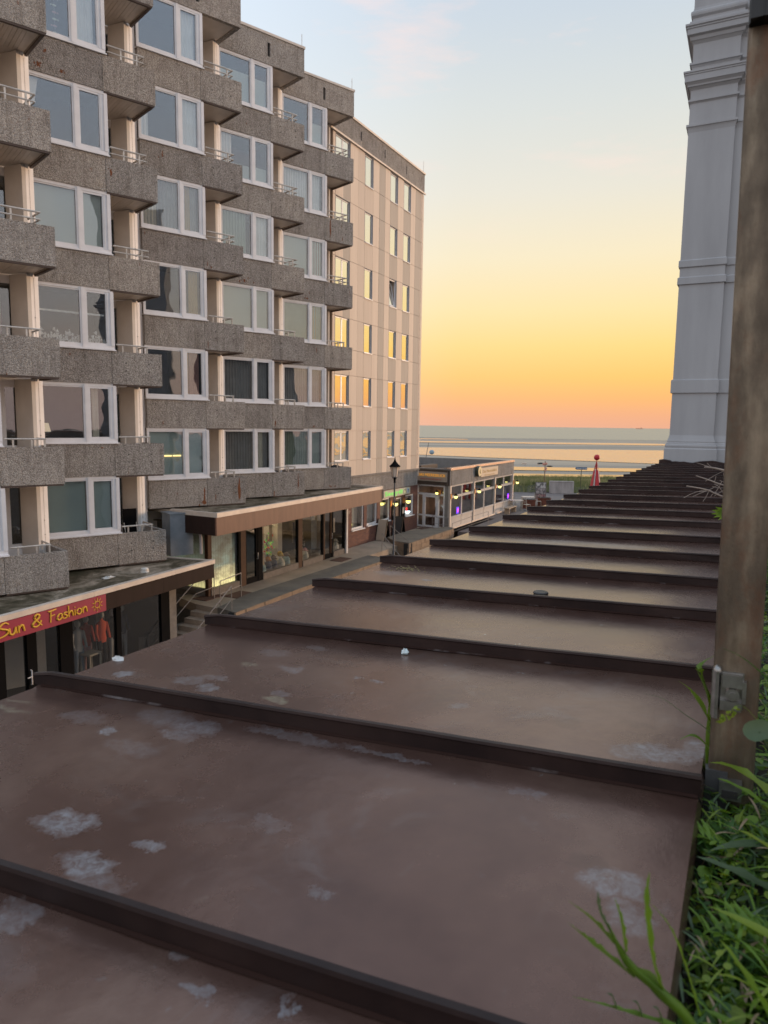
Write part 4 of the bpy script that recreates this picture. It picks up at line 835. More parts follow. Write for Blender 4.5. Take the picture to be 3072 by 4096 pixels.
# purple illuminated OPEN-style panels in two windows
for q, (x, z) in enumerate(((1.72, -5.30), (12.55, -5.30))):
    t = thing('window_light', 'small glowing violet panel in the %s window of the restaurant side' % ('first' if q == 0 else 'last'), 'lamp', FR @ T(x, .12, z)); Fm = FR @ T(x, .12, z)
    mb = MB(); mb.box(-.17, .17, 0, .03, -.2, .2, 0); mb.box(-.11, .11, -.01, 0, -.12, .12, 1); put('lit_panel', mb.mesh('lit_panel', [mat('violet_light', (.1, .02, .5), .4, emit=(.12, .03, 1.0), es=1.6), mat('magenta_light', (.5, .02, .5), .4, emit=(.95, .05, .95), es=1.6)]), t, Fm)
# wall lamps with yellow globes
LAMPY = mat('yellow_globe', (1, .9, .4), .4, emit=(1.0, .88, .25), es=1.5); BRASS = rough_mat('brass_plate', (.50, .22, .05), (.40, .17, .04), 6, .35, .05, .002, metal=.6)
def wall_lamp(F, label, s_=1.0):
    t = thing('wall_lamp', label, 'lamp', F, 'globe lamps on the restaurant and bar walls')
    mb = MB(); mb.box(-.07, .07, -.03, 0, -.16, .16); mb.tube([(0, -.03, .12), (0, -.16, .20), (0, -.28, .14)], .014, 5); put('bracket', mb.mesh('lamp_bracket', BRASS), t, F)
    mb = MB(); mb.ball((0, -.30, 0), .115 * s_, n=12, k=8); put('globe', mb.mesh('lamp_globe', LAMPY), t, F)
    mb = MB(); mb.lathe([(.13 * s_, .05), (.10 * s_, .12), (.03, .18), (0, .19)], (0, -.30, 0), 10); put('lamp_hood', mb.mesh('lamp_hood', BLACK), t, F)
for x, lb in ((.05, 'yellow globe lamp on the restaurant corner beside the entrance'), (4.35, 'yellow globe lamp on the restaurant side below the round sign'), (8.8, 'yellow globe lamp under the far end of the long side sign'), (13.25, 'yellow globe lamp at the seaward corner of the restaurant')):
    wall_lamp(FR @ T(x, -.06, -4.28), lb)
wall_lamp(FF @ T(1.80, -.04, -4.10), 'yellow globe lamp over the right side of the white entrance door', .8)
for x, lb in ((6.42, 'yellow globe lamp on the brick wall left of the brown door'), (8.12, 'large yellow globe lamp on the brick wall right of the brown door')):
    wall_lamp(FB @ T(x, -.07, -4.45), lb, 1.25)
wall_lamp(FB @ T(5.8, .5, -4.42), 'yellow globe lamp glowing behind the third brick wall window', 1.0)
wall_lamp(FB @ T(2.4, .6, -5.22), 'low yellow globe lamp behind the first brick wall window', .9)
# bar sign over the brick wall
mb = MB(); mb.box(5.35, 8.82, -.16, -.062, -4.07, -3.66); sg = put('sign', mb.mesh('sign_board', mat('cream_bar_sign', (.50, .47, .36), .6)), blk, FB)
letters('Seegrill', 5.50, 7.72, -3.97, .34, mat('green_lettering', (.13, .62, .10), .5, emit=(.15, .8, .12), es=.35), sg, FB, -.17, .004)
mb = MB(); mb.tube([(8.02, -.162, -3.86), (8.02, -.18, -3.86)], .17, 16, 0); mb.tube([(8.02, -.182, -3.90), (8.02, -.186, -3.90)], .09, 12, 1); mb.tube([(8.0, -.184, -3.76), (8.08, -.186, -3.80)], .03, 6, 2)
put('round_emblem', mb.mesh('round_emblem', [mat('pale_yellow_emblem', (.65, .66, .42), .5), mat('lemon_disc', (.72, .72, .38), .5), mat('black_emblem', (.03, .03, .03), .5)]), sg, FB)
mb = MB(); mb.tube([(8.48, -.162, -3.86), (8.48, -.18, -3.86)], .16, 16, 0); mb.tube([(8.44, -.182, -3.78), (8.52, -.184, -3.82), (8.50, -.184, -3.94)], .035, 6, 1)
put('round_emblem', mb.mesh('round_emblem', [mat('pale_blue_emblem', (.48, .55, .60), .5), mat('blue_emblem', (.08, .20, .40), .5)]), sg, FB)
letters('57', 1.50, 1.78, -4.55, .22, mat('pale_number', (.55, .45, .38), .6), blk, FB, -.07)
t = thing('display_tray', 'glowing white tray with a red light on the sill of the last brick wall window', 'lamp', FB @ T(8.9, .10, -5.28)); Fm = FB @ T(8.9, .10, -5.28)
mb = MB(); mb.lathe([(0, 0), (.14, 0), (.24, .10), (.24, .13), (0, .13)], n=14); put('tray', mb.mesh('lit_tray', mat('cool_white_light', (.8, .9, .95), .5, emit=(.75, .92, 1), es=1.2)), t, Fm)
mb = MB(); mb.box(-.05, .05, -.03, .03, .14, .34); put('red_light', mb.mesh('red_light', mat('red_light', (.8, .02, .02), .5, emit=(1, .03, .02), es=1.5)), t, Fm)
for x in (6.75, 8.0):
    t = thing('menu_case', 'dark menu case with a white card on the brick wall %s of the brown door' % ('left' if x < 7 else 'right'), 'menu case', FB @ T(x, -.07, -5.0)); Fm = FB @ T(x, -.07, -5.0)
    mb = MB(); mb.box(-.22, .22, -.05, 0, -.42, .42); put('case', mb.mesh('menu_case', BLACK), t, Fm); mb = MB(); mb.box(-.13, .13, -.055, -.051, -.18, .18); put('card', mb.mesh('menu_card', mat('menu_card_paper', (.55, .48, .42), .8)), t, Fm)

# ================================================================== GROUND, STREET, BEACH, SEA
GA = R(27.0); ce = (math.cos(GA), -math.sin(GA)); ev = (math.sin(GA), math.cos(GA))
def uv(u_, v_): return (u_ * ce[0] + v_ * ev[0], u_ * ce[1] + v_ * ev[1])
def sheet(name, poly, z, m, th=None):
    mb = MB()
    if th: mb.prism(poly, z - th, z)
    else: mb.add([(p[0], p[1], z) for p in poly], [tuple(range(len(poly)))])
    return put(name, mb.mesh(name, m), kind='structure')
def sandmat():
    m = mat('wet_tidal_sand', (.25, .22, .18), .5, 0, .5); nt = m.node_tree; b = bsdf(m); v = coords(nt, 'Object', (.004, .03, 1))
    n = noise_(nt, v, 1, 6, .6); nt.links.new(ramp(nt, [(.35, (.13, .12, .105)), (.6, (.24, .21, .175))], n), b.inputs['Base Color'])
    nt.links.new(ramp(nt, [(.4, (.62,) * 3), (.62, (.40,) * 3)], n), b.inputs['Roughness'])
    bump(nt, noise_(nt, coords(nt, 'Object', (.25, .9, 1)), 1, 4), .5, .08, b); return m
def seamat(name, col, bs, sc, rough=.12, dist=.12):
    m = mat(name, col, rough, 0, .5); nt = m.node_tree; b = bsdf(m); b.inputs['IOR'].default_value = 1.33
    bump(nt, noise_(nt, coords(nt, 'Object', sc), 1, 5, .65, .3), bs, dist, b); return m
SAND = sandmat(); SEA = seamat('evening_sea_water', (.27, .26, .21), .9, (.04, .12, 1), .36, .6)
WETB = seamat('shallow_rippled_water', (.40, .32, .24), .6, (.12, .16, 1), .10, .9); CHAN = seamat('still_tidal_water', (.30, .25, .2), .12, (.06, .6, 1), .12, .05)
sheet('ground', [(-30000, -200), (30000, -200), (30000, 40000), (-30000, 40000)], -9.2, SAND)
def band(name, y0, y1, z, m, seed, amp=6, x0=-700, x1=1200, skew=0.0, step=14, near=0):
    rg = random.Random(seed); xs = [x0 + i * step for i in range(int((x1 - x0) / step) + 1)]; a = []; b = []
    for x in xs:
        d = skew * x
        n0 = noise.noise(Vector((x * .012, seed, 0))) * amp + noise.noise(Vector((x * .05, seed, 3))) * amp * .4
        n1 = noise.noise(Vector((x * .010, seed + 9, 0))) * amp * 1.3 + noise.noise(Vector((x * .045, seed, 7))) * amp * .4
        if near: n0 -= near * max(-10, min(80, x))
        a.append((x, y0 + d + n0, z)); b.append((x, max(y1 + d + n1, y0 + d + n0 + .3), z))
    mb = MB(); n = len(xs); mb.add(a + b, [(i, i + 1, n + i + 1, n + i) for i in range(n - 1)]); put(name, mb.mesh(name, m), kind='structure')
band('sea', 545, 39000, -9.12, SEA, 2, 10, -9000, 9000, 0, 60)
band('tidal_pool', 470, 500, -9.11, CHAN, 5, 12, -700, 60)
band('tidal_pool', 385, 420, -9.10, WETB, 8, 9)
band('tidal_pool', 228, 296, -9.10, WETB, 11, 7, near=.62)
band('tidal_channel', 150, 163, -9.10, CHAN, 21, 1.5, skew=-.02, step=5, x0=-200, x1=400)
band('tidal_channel', 132, 139, -9.09, CHAN, 31, 1.2, skew=-.01, step=5, x0=-200, x1=400)
PAVE = rough_mat('tan_paving', (.40, .31, .23), (.30, .24, .18), 1.2, .8, .15, .004, detail=8)
PAVE_D = rough_mat('dark_mossy_paving', (.17, .145, .115), (.11, .097, .08), 1.5, .85, .2, .005, detail=8)
ROADM = rough_mat('street_asphalt', (.085, .08, .078), (.06, .057, .056), 1.5, .85, .2, .005)
sheet('road', [uv(-18, -12), uv(2, -12), uv(2, 41), uv(-18, 41)], -7.74, ROADM, .3)
sheet('promenade', [uv(-15.3, 39.9), uv(60, 39.9), uv(60, 66), uv(-60, 79), uv(-60, 47), uv(-15.3, 47)], -6.36, rough_mat('promenade_paving', (.16, .135, .125), (.125, .105, .10), .8, .75, .15, .004), .8)
# upper pavement in front of the shops, its dark strip and the stone retaining wall with steps in it
sheet('pavement', [(-7.4, 25.2), (-6.55, 24.31), (-5.67, 23.77), (-5.05, 25.75), (-.06, 35.26), uv(-16.55, 42), uv(-18.3, 42), uv(-18.3, 34), uv(-18.6, 22)], -6.33, PAVE, .3)
edge_in = [(-5.67, 23.77), (-5.05, 25.75), (-.75, 33.95)]; edge_out = [(-4.92, 23.15), (-3.2, 26.85), (.30, 33.3)]
mb = MB(); mb.prism([edge_in[0], edge_out[0], edge_out[1], edge_out[2], edge_in[2], edge_in[1]], -6.6, -6.30)
put('kerb_strip', mb.mesh('kerb_strip', PAVE_D), kind='structure')
mb = MB(); mb.prism([(.62, 37.15), (1.32, 36.5), (4.2, 42.2), (3.9, 42.9), (1.2, 40.6), (.2, 38.3)], -6.7, -6.10)
put('raised_bed', mb.mesh('raised_bed', PAVE_D), kind='structure')
STONE = rough_mat('tan_retaining_stone', (.34, .24, .16), (.24, .17, .115), 3, .85, .3, .01)
def stonewall(p, q, z0, z1, label):
    az_ = math.degrees(math.atan2(q[0] - p[0], q[1] - p[1])); Fw = frame(p, az_, 0); L_ = math.dist(p, q)
    t = thing('retaining_wall', label, 'wall', frame(p, az_, z0)); mb = MB(); mb.box(0, L_, .06, .3, z0, z1 - .02); put('backing', mb.mesh('wall_backing', DARKGAP), t, Fw)
    rg = random.Random(int(L_ * 10)); z = z1
    while z > z0 + .05:
        h = min(.24, z - z0); x = -rg.uniform(0, .3)
        while x < L_:
            w_ = rg.uniform(.4, .75); a, b = max(x, 0), min(x + w_, L_)
            if b - a > .05:
                bm_ = MB(); bm_.box(a + .008, b - .008, -rg.uniform(0, .03), .07, z - h + .008, z - .008); put('stone', bm_.mesh('stone', STONE), t, Fw)
            x += w_
        z -= h
stonewall(edge_out[0], edge_out[1], -7.74, -6.31, 'tan stone retaining wall below the dark strip nearest the steps')
stonewall(edge_out[1], edge_out[2], -7.74, -6.31, 'tan stone retaining wall running on towards the street lamp')
stonewall((1.32, 36.48), (4.2, 42.18), -7.74, -6.12, 'tan stone wall of the raised bed before the restaurant')
stonewall((.60, 37.13), (1.30, 36.49), -7.74, -6.12, 'dark end wall of the raised bed by the street lamp')
# steps down from the upper pavement beside the lower shop
st = thing('steps', 'flight of pale stone steps down beside the end pier of the fashion shop', 'steps', frame((-6.2, 24.1), 116, -7.74))
FSt = frame((-6.60, 24.35), 116.5, 0)      # along the top edge of the stair
for i in range(8):
    mb = MB(); zt_ = -6.34 - .176 * (i + 1) + .0; mb.box(.05, 1.78, -.30 * (i + 1) - .0, -.30 * i + .02, zt_ - .17, zt_); put('step', mb.mesh('step', rough_mat('worn_step_stone', (.50, .38, .28), (.38, .29, .22), 3, .8, .2, .004)), st, FSt)
mb = MB(); mb.box(-.15, .03, -2.5, .1, -7.74, -6.9); put('side_wall', mb.mesh('steps_side_wall', MATS['grey_render']), st, FSt)
HRAIL = rough_mat('dull_handrail_steel', (.34, .30, .27), (.24, .21, .19), 5, .5, .05, .002, metal=.4)
def railing(pts, label, posts, zrail=.9, mid=True, rad=.017):
    t = thing('handrail', label, 'railing', T(*pts[0])); mb = MB()
    mb.tube([(x, y, z + zrail) for x, y, z in pts], rad, 6, smooth=False); put('top_rail', mb.mesh('top_rail', HRAIL), t, T(0, 0, 0))
    if mid: mb = MB(); mb.tube([(x, y, z + zrail * .5) for x, y, z in pts], rad * .7, 5, smooth=False); put('middle_rail', mb.mesh('middle_rail', HRAIL), t, T(0, 0, 0))
    for (x, y, z) in posts: mb = MB(); mb.tube([(x, y, z), (x, y, z + zrail)], rad, 6); put('post', mb.mesh('rail_post', HRAIL), t, T(0, 0, 0))
def fs(x, y, z): q = FSt @ Vector((x, y, z)); return (q.x, q.y, q.z)
railing([fs(.12, -2.3, -7.74), fs(.12, -.1, -6.4), fs(.12, .9, -6.33)], 'sloping handrail on the shop side of the pale steps', [fs(.12, -2.3, -7.74), fs(.12, .9, -6.33)])
railing([fs(1.70, -2.3, -7.74), fs(1.70, -.1, -6.38)], 'sloping handrail on the street side of the pale steps', [fs(1.70, -2.3, -7.74), fs(1.70, -.1, -6.38)])
railing([(-5.62, 24.0, -6.33), (-5.18, 25.41, -6.33)], 'short handrail at the head of the pale steps before the shop door', [(-5.62, 24.0, -6.33), (-5.18, 25.41, -6.33)])
railing([(-.08, 35.4, -6.33), (1.0, 34.2, -7.5)], 'handrail sloping down beside the street lamp', [(-.08, 35.4, -6.33), (1.0, 34.2, -7.5)])
railing([(.35, 38.2, -6.33), (1.32, 36.45, -6.9)], 'handrail sloping down at the end of the raised bed', [(.35, 38.2, -6.33), (1.32, 36.45, -6.9)], mid=False)
railing([(3.0, 43.5, -6.33), (3.35, 42.4, -6.33), (3.9, 42.55, -6.33)], 'low handrail standing right in front of the restaurant door', [(3.0, 43.5, -6.33), (3.35, 42.4, -6.33), (3.9, 42.55, -6.33)], .8)
railing([(3.95, 40.6, -6.6), (5.3, 42.4, -6.4), (6.6, 44.6, -6.35)], 'pale ramp handrail along the glazed side of the restaurant', [(3.95, 40.6, -6.6), (5.3, 42.4, -6.4), (6.6, 44.6, -6.35)], 1.0)
for q, (x, y, a, lb) in enumerate(((-5.35, 25.75, 27, 'brown door mat before the door of the gift shop'), (-6.35, 25.3, 27, 'brown floor mat under the backlit picture window'), (-2.0, 32.9, 26, 'brown door mat before the second gift shop door'), (2.6, 43.3, 116, 'brown floor mat in front of the white restaurant door'), (1.3, 41.6, 27, 'small dark mat before the brown door in the brick wall'))):
    t = put('door_mat', None, None, frame((x, y), a, -6.33), None, lb, 'mat')
    mb = MB(); mb.box(-.5, .5, -.32, .32, 0, .02); put('pile', mb.mesh('mat_pile', mat('brown_mat', (.10, .05, .035), .95)), t, frame((x, y), a, -6.33))
# sandwich boards
def aboard(x, y, az_, lb, face, h=1.15, w_=.62):
    Fm = frame((x, y), az_, -6.33); t = thing('sandwich_board', lb, 'sign', Fm)
    for s_, m in ((-1, face), (1, BLACK)):
        mb = MB(); a = .02; b = .30
        mb.add([(-w_ / 2, s_ * b, 0.04), (w_ / 2, s_ * b, .04), (w_ / 2, s_ * a, h), (-w_ / 2, s_ * a, h), (-w_ / 2, s_ * (b - .03), 0.04), (w_ / 2, s_ * (b - .03), .04), (w_ / 2, s_ * a - s_ * .02, h), (-w_ / 2, s_ * a - s_ * .02, h)], [(0, 1, 2, 3), (7, 6, 5, 4), (0, 3, 7, 4), (1, 5, 6, 2), (3, 2, 6, 7), (0, 4, 5, 1)])
        put('board_panel', mb.mesh('board_panel', m), t, Fm)
        for xx in (-w_ / 2 + .02, w_ / 2 - .02): mb = MB(); mb.tube([(xx, s_ * (b + .01), 0), (xx, s_ * a, h + .03)], .018, 5); put('leg', mb.mesh('board_leg', BLACK), t, Fm)
aboard(-.05, 38.7, 118 - 90 + 92, 'pale faced sandwich board on the pavement near the lamp post', mat('cream_board', (.50, .40, .30), .7))
aboard(.85, 40.3, 120, 'dark sandwich board standing closer to the brown door', mat('dark_board', (.05, .045, .045), .6))
# street lamp
lp = thing('street_lamp', 'old style street lamp with glazed lantern in front of the brick wall', 'street lamp', T(.50, 34.6, -7.4)); FLp = T(.50, 34.6, 0)
LG = rough_mat('grey_lamp_paint', (.12, .12, .125), (.09, .09, .095), 5, .5, .05, .002)
mb = MB(); mb.tube([(0, 0, -7.6), (0, 0, -6.2), (0, 0, -6.15), (0, 0, -2.80)], [.075, .07, .050, .042], 10); put('post', mb.mesh('lamp_post', LG), lp, FLp)
def LSC(m_):
    m_.v = [(x * .76, y * .76, -2.52 + (z + 2.66) * .75) for x, y, z in m_.v]; return m_
mb = MB(); mb.lathe([(.05, -3.05), (.09, -3.02), (.06, -2.95), (.09, -2.75), (.05, -2.68)], n=10)
for a in range(4): c_, s_ = math.cos(a * math.pi / 2 + .4), math.sin(a * math.pi / 2 + .4); mb.tube([(.05 * c_, .05 * s_, -2.82), (.16 * c_, .16 * s_, -2.72), (.19 * c_, .19 * s_, -2.60)], .014, 5)
put('bracket', LSC(mb).mesh('lamp_bracket', BLACK), lp, FLp)
lt = MB()
for a in range(6):
    c_, s_ = math.cos(a * math.pi / 3), math.sin(a * math.pi / 3); lt.tube([(.17 * c_, .17 * s_, -2.66), (.29 * c_, .29 * s_, -1.98)], .016, 4)
lt.lathe([(.19, -2.68), (.19, -2.65), (.0, -2.65)], n=6); 
ln = put('lantern_frame', LSC(lt).mesh('lantern_frame', MATS['grey_lamp_paint']), lp, FLp)
mb = MB()
for a in range(6):
    c0, s0, c1, s1 = math.cos(a * math.pi / 3), math.sin(a * math.pi / 3), math.cos((a + 1) * math.pi / 3), math.sin((a + 1) * math.pi / 3)
    mb.add([(.168 * c0, .168 * s0, -2.65), (.168 * c1, .168 * s1, -2.65), (.285 * c1, .285 * s1, -1.98), (.285 * c0, .285 * s0, -1.98)], [(0, 1, 2, 3)])
put('lantern_glass', LSC(mb).mesh('lantern_glass', rough_mat('sunlit_milky_glass', (.80, .66, .54), (.75, .62, .5), 1, .3, 0)), ln, FLp)  # sunset light on the panes is put into their warm base colour
mb = MB(); mb.lathe([(.36, -2.0), (.35, -1.94), (.20, -1.80), (.09, -1.66), (.05, -1.55), (.015, -1.38), (0, -1.34)], n=12); put('hood', LSC(mb).mesh('lamp_hood', BLACK), lp, FLp)

# dune with beach grass
def dune():
    mb = MB(); nx, ny = 60, 14; P_ = []
    for j in range(ny + 1):
        for i in range(nx + 1):
            u_ = -40 + 80 * i / nx; v0 = 69.2 + j * 1.35
            x, y = 14 + u_, v0 - (u_) * .02
            z = -6.36 + (.65 if j > 0 else 0) + .12 * noise.noise(Vector((u_ * .3, j * .4, 0))) - (max(0, j - 9) ** 1.6) * .32
            P_.append((x, y + (0 if j else -.1), z))
    mb.add(P_, [(j * (nx + 1) + i, j * (nx + 1) + i + 1, (j + 1) * (nx + 1) + i + 1, (j + 1) * (nx + 1) + i) for j in range(ny) for i in range(nx)])
    put('dune', mb.mesh('dune', rough_mat('grassy_dune_soil', (.07, .075, .03), (.11, .10, .05), .8, .9, .3, .02)), kind='structure')
    rg = random.Random(11); mb = MB(); 
    for k in range(26000):
        x = rg.uniform(2, 48); j = rg.random() ** 1.3 * 12
        y = 69.1 + j - (x - 14) * .02; z = -6.4 + (.65 if j > .4 else j * 1.4) + .12 * noise.noise(Vector(((x - 14) * .3, j / 1.35 * .4, 0)))
        cl = noise.noise(Vector((x * .35, y * .35, 2)))
        if j > 9: z -= ((j / 1.35 - 9) ** 1.6 * .32) if j / 1.35 > 9 else 0
        h = (.28 + .22 * cl + rg.random() * .22); a = rg.uniform(0, 6.28); ln_ = rg.uniform(.05, .35) * h; wd = .022
        ca, sa = math.cos(a), math.sin(a); dx, dy = ca * ln_, sa * ln_ * .6
        mb.add([(x - wd, y, z), (x + wd, y, z), (x + dx, y + dy, z + h)], [(0, 1, 2)], 0 if cl + rg.uniform(-.3, .3) < .12 else 1)
    GD = [rough_mat('green_marram_grass', (.17, .19, .06), (.11, .13, .04), .5, .7, 0), rough_mat('straw_marram_grass', (.38, .33, .16), (.26, .24, .10), .5, .7, 0)]
    me = mb.mesh('marram_grass', GD); put('marram_grass', me, kind='stuff', label='green and straw coloured marram grass on the low dune', cat='grass')
dune()
# things on the promenade
def table(x, y, az_, lb):
    Fm = frame((x, y), az_, -6.36); t = thing('cafe_table', lb, 'table', Fm); mb = MB(); mb.box(-.5, .5, -.4, .4, .72, .76); put('tabletop', mb.mesh('tabletop', mat('pale_tabletop', (.60, .50, .42), .5)), t, Fm)
    for sx_ in (-.42, .42):
        for sy_ in (-.32, .32): mb = MB(); mb.box(sx_ - .02, sx_ + .02, sy_ - .02, sy_ + .02, 0, .72); put('leg', mb.mesh('table_leg', mat('cream_metal', (.48, .42, .34), .5)), t, Fm)
def chair(x, y, az_, lb):
    Fm = frame((x, y), az_, -6.36); t = thing('cafe_chair', lb, 'chair', Fm, 'cafe chairs on the promenade'); m = mat('bleached_chair', (.42, .36, .28), .6)
    mb = MB(); mb.box(-.22, .22, -.22, .22, .43, .46); put('seat', mb.mesh('seat', m), t, Fm)
    mb = MB(); mb.tube([(-.2, .22, .46), (-.2, .30, .92)], .018, 5); mb.tube([(.2, .22, .46), (.2, .30, .92)], .018, 5)
    for k in range(4): mb.tube([(-.2, .23 + k * .02, .56 + .11 * k), (.2, .23 + k * .02, .56 + .11 * k)], .012, 4)
    put('backrest', mb.mesh('backrest', m), t, Fm)
    for sx_, sy_ in ((-.2, -.2), (.2, -.2), (-.2, .22), (.2, .22)): mb = MB(); mb.tube([(sx_ * 1.1, sy_ * 1.15, 0), (sx_, sy_, .44)], .016, 5); put('leg', mb.mesh('chair_leg', m), t, Fm)
table(10.15, 54.2, 95, 'pale cafe table nearest the restaurant corner'); table(11.6, 57.0, 95, 'pale cafe table further out on the promenade')
chair(10.9, 54.0, 60, 'bleached cafe chair turned towards the nearest pale table'); chair(10.55, 55.6, 200, 'bleached cafe chair between the two pale tables'); chair(12.35, 56.6, 100, 'bleached cafe chair at the right end of the far table'); chair(10.4, 57.6, 280, 'bleached cafe chair at the left end of the far table'); chair(12.6, 57.8, 80, 'bleached cafe chair behind the far table')
for x, y, lb in ((11.35, 55.4, 'rust brown planter box beside the cafe tables'), (12.9, 57.0, 'rust brown planter box further right by the poster stand')):
    Fm = frame((x, y), 100, -6.36); t = thing('planter_box', lb, 'planter', Fm); mb = MB(); mb.box(-.5, .5, -.3, .3, 0, .62); mb.box(-.54, .54, -.34, .34, .62, .68); put('box', mb.mesh('planter_box', rough_mat('rust_brown_wood', (.17, .055, .03), (.11, .035, .02), 4, .7, .1, .003)), t, Fm)
    mb = MB(); mb.box(-.46, .46, -.26, .26, .66, .72); put('soil', mb.mesh('planter_soil', DARKGAP), t, Fm)
Fm = frame((9.35, 52.2), 27, -6.36); t = thing('bench', 'low pale bench against the far end of the restaurant side', 'bench', Fm)
mb = MB(); mb.box(-1.0, 1.0, -.2, .2, .40, .46); put('seat', mb.mesh('bench_seat', mat('weathered_plank', (.36, .27, .19), .7)), t, Fm)
for x in (-.8, .8): mb = MB(); mb.box(x - .04, x + .04, -.18, .18, 0, .40); put('leg', mb.mesh('bench_leg', mat('weathered_plank', (.36, .27, .19), .7)), t, Fm)
# poster stand with three faded pictures
Fm = frame((12.78, 57.8), 95, -6.36); t = thing('poster_stand', 'tall poster stand with three faded pictures above one another', 'sign', Fm)
mb = MB(); mb.box(-.42, .42, 0, .06, .45, 1.88)
for x in (-.44, .40): mb.tube([(x + .02, .03, 0), (x + .02, .03, 1.92)], .022, 6)
mb.tube([(-.40, .5, 0), (-.36, .08, 1.6)], .02, 5); mb.tube([(.40, .5, 0), (.36, .08, 1.6)], .02, 5)
put('frame', mb.mesh('stand_frame', mat('grey_stand', (.14, .13, .13), .6)), t, Fm)
for i, (c1, c2) in enumerate((((.52, .50, .48), (.12, .12, .12)), ((.40, .36, .35), (.10, .09, .09)), ((.34, .20, .20), (.09, .05, .06)))):
    z1 = 1.84 - .47 * i; mb = MB(); mb.box(-.38, .38, -.012, -.001, z1 - .44, z1); m = rough_mat('faded_picture_%d' % i, c1, c2, 5, .6, 0, lo=.45, hi=.58, rnd=False, vec=(1, 1, 1)); put('picture', mb.mesh('picture', m), t, Fm)
# concrete wall segment, bicycle, signs, beacon
Fm = frame((16.0, 68.4), 93, -6.36); t = thing('concrete_wall', 'weathered pale concrete wall of two blocks before the dune grass', 'wall', Fm)
cw = rough_mat('streaked_pale_concrete', (.42, .38, .36), (.22, .20, .19), 1.2, .85, .2, .005, vec=(1, 1, .3), detail=7)
for a, b in ((0, 1.12), (1.13, 2.28)): mb = MB(); mb.box(a, b, 0, .5, 0, 1.12); mb.box(a, b, -.03, .53, 1.12, 1.17); put('wall_block', mb.mesh('wall_block', cw), t, Fm)
Fm = frame((14.2, 68.6), 96, -6.36); bk_ = thing('bicycle', 'dark bicycle leaning against the dune grass', 'bicycle', Fm @ Matrix.Rotation(R(-8), 4, 'X')); Fb = WM[bk_.name]
for x in (0, 1.05):
    mb = MB(); mb.tube([(x + .33 * math.cos(k * math.pi / 10), 0, .34 + .33 * math.sin(k * math.pi / 10)) for k in range(21)], .022, 6, cap=False); wl = put('wheel', mb.mesh('wheel', mat('grey_tyre', (.10, .10, .10), .6)), bk_, Fb)
    mb = MB()
    for k in range(10): mb.tube([(x, 0, .34), (x + .32 * math.cos(k * .628), 0, .34 + .32 * math.sin(k * .628))], .004, 3)
    put('spokes', mb.mesh('spokes', RAIL), wl, Fb)
mb = MB(); A1, A2, A3, A4 = (0, 0, .34), (.42, 0, .34), (.32, 0, .85), (.90, 0, .88)
for p, q in ((A1, A2), (A1, A3), (A2, A3), (A2, A4), (A3, A4), (A4, (1.05, 0, .34))): mb.tube([p, q], .02, 6)
put('frame', mb.mesh('bicycle_frame', mat('dark_bicycle_paint', (.03, .03, .035), .4)), bk_, Fb)
mb = MB(); mb.tube([(.88, -.28, 1.02), (.94, 0, 1.0), (.88, .28, 1.02)], .015, 6); mb.tube([(.90, 0, .88), (.92, 0, 1.0)], .015, 5); put('handlebar', mb.mesh('handlebar', RAIL), bk_, Fb)
mb = MB(); mb.ball((.29, 0, .95), .14, .07, .04); put('saddle', mb.mesh('saddle', BLACK), bk_, Fb)
# wooden signpost with carved fish boards
x, y = 13.9, 61.6; Fm = frame((x, y), 97, -6.36); t = thing('signpost', 'rusty brown signpost with two dark arrow boards and pinkish discs', 'sign', Fm)
mb = MB(); mb.tube([(0, 0, 0), (.01, 0, 3.4)], .04, 7); put('post', mb.mesh('sign_post', rough_mat('rusty_post', (.20, .13, .08), (.13, .08, .05), 4, .7, .1, .003)), t, Fm)
DA = mat('dark_arrow_board', (.045, .045, .04), .6); PK = mat('pinkish_disc', (.62, .30, .22), .6)
mb = MB(); mb.ball((-.38, -.05, 3.22), .30, .03, .075, 12, 6); put('arrow_board', mb.mesh('arrow_board', DA), t, Fm); mb = MB(); mb.ball((.38, -.05, 2.98), .28, .03, .065, 12, 6); put('arrow_board', mb.mesh('arrow_board', DA), t, Fm)
for px_, pz_, s_ in ((-.12, 3.16, .12), (.10, 3.20, .11), (.08, 2.78, .10), (.06, 2.62, .08)): mb = MB(); mb.ball((px_, -.08, pz_), s_, .03, s_, 12, 6); put('disc', mb.mesh('disc', PK), t, Fm)
x, y = 17.6, 63.6; Fm = frame((x, y), 99, -6.36); t = thing('direction_sign', 'blue street name sign with white lettering on a dark green post', 'sign', Fm)
mb = MB(); mb.tube([(0, 0, 0), (.03, 0, 2.62)], .035, 7); put('post', mb.mesh('sign_post', mat('dark_green_post', (.04, .055, .025), .6)), t, Fm)
mb = MB(); mb.add([(-.52, -.02, 2.70), (-.42, -.02, 2.60), (.52, -.02, 2.60), (.52, -.02, 2.82), (-.42, -.02, 2.82), (-.52, .02, 2.70), (-.42, .02, 2.60), (.52, .02, 2.60), (.52, .02, 2.82), (-.42, .02, 2.82)], [(0, 1, 2, 3, 4), (9, 8, 7, 6, 5), (0, 5, 6, 1), (1, 6, 7, 2), (2, 7, 8, 3), (3, 8, 9, 4), (4, 9, 5, 0)])
bb = put('sign_board', mb.mesh('sign_board', mat('blue_sign', (.035, .10, .20), .5)), t, Fm)
letters('Strandpromenade', -.40, .48, 2.66, .15, mat('white_lettering', (.65, .68, .70), .5), bb, Fm, -.03, .002)
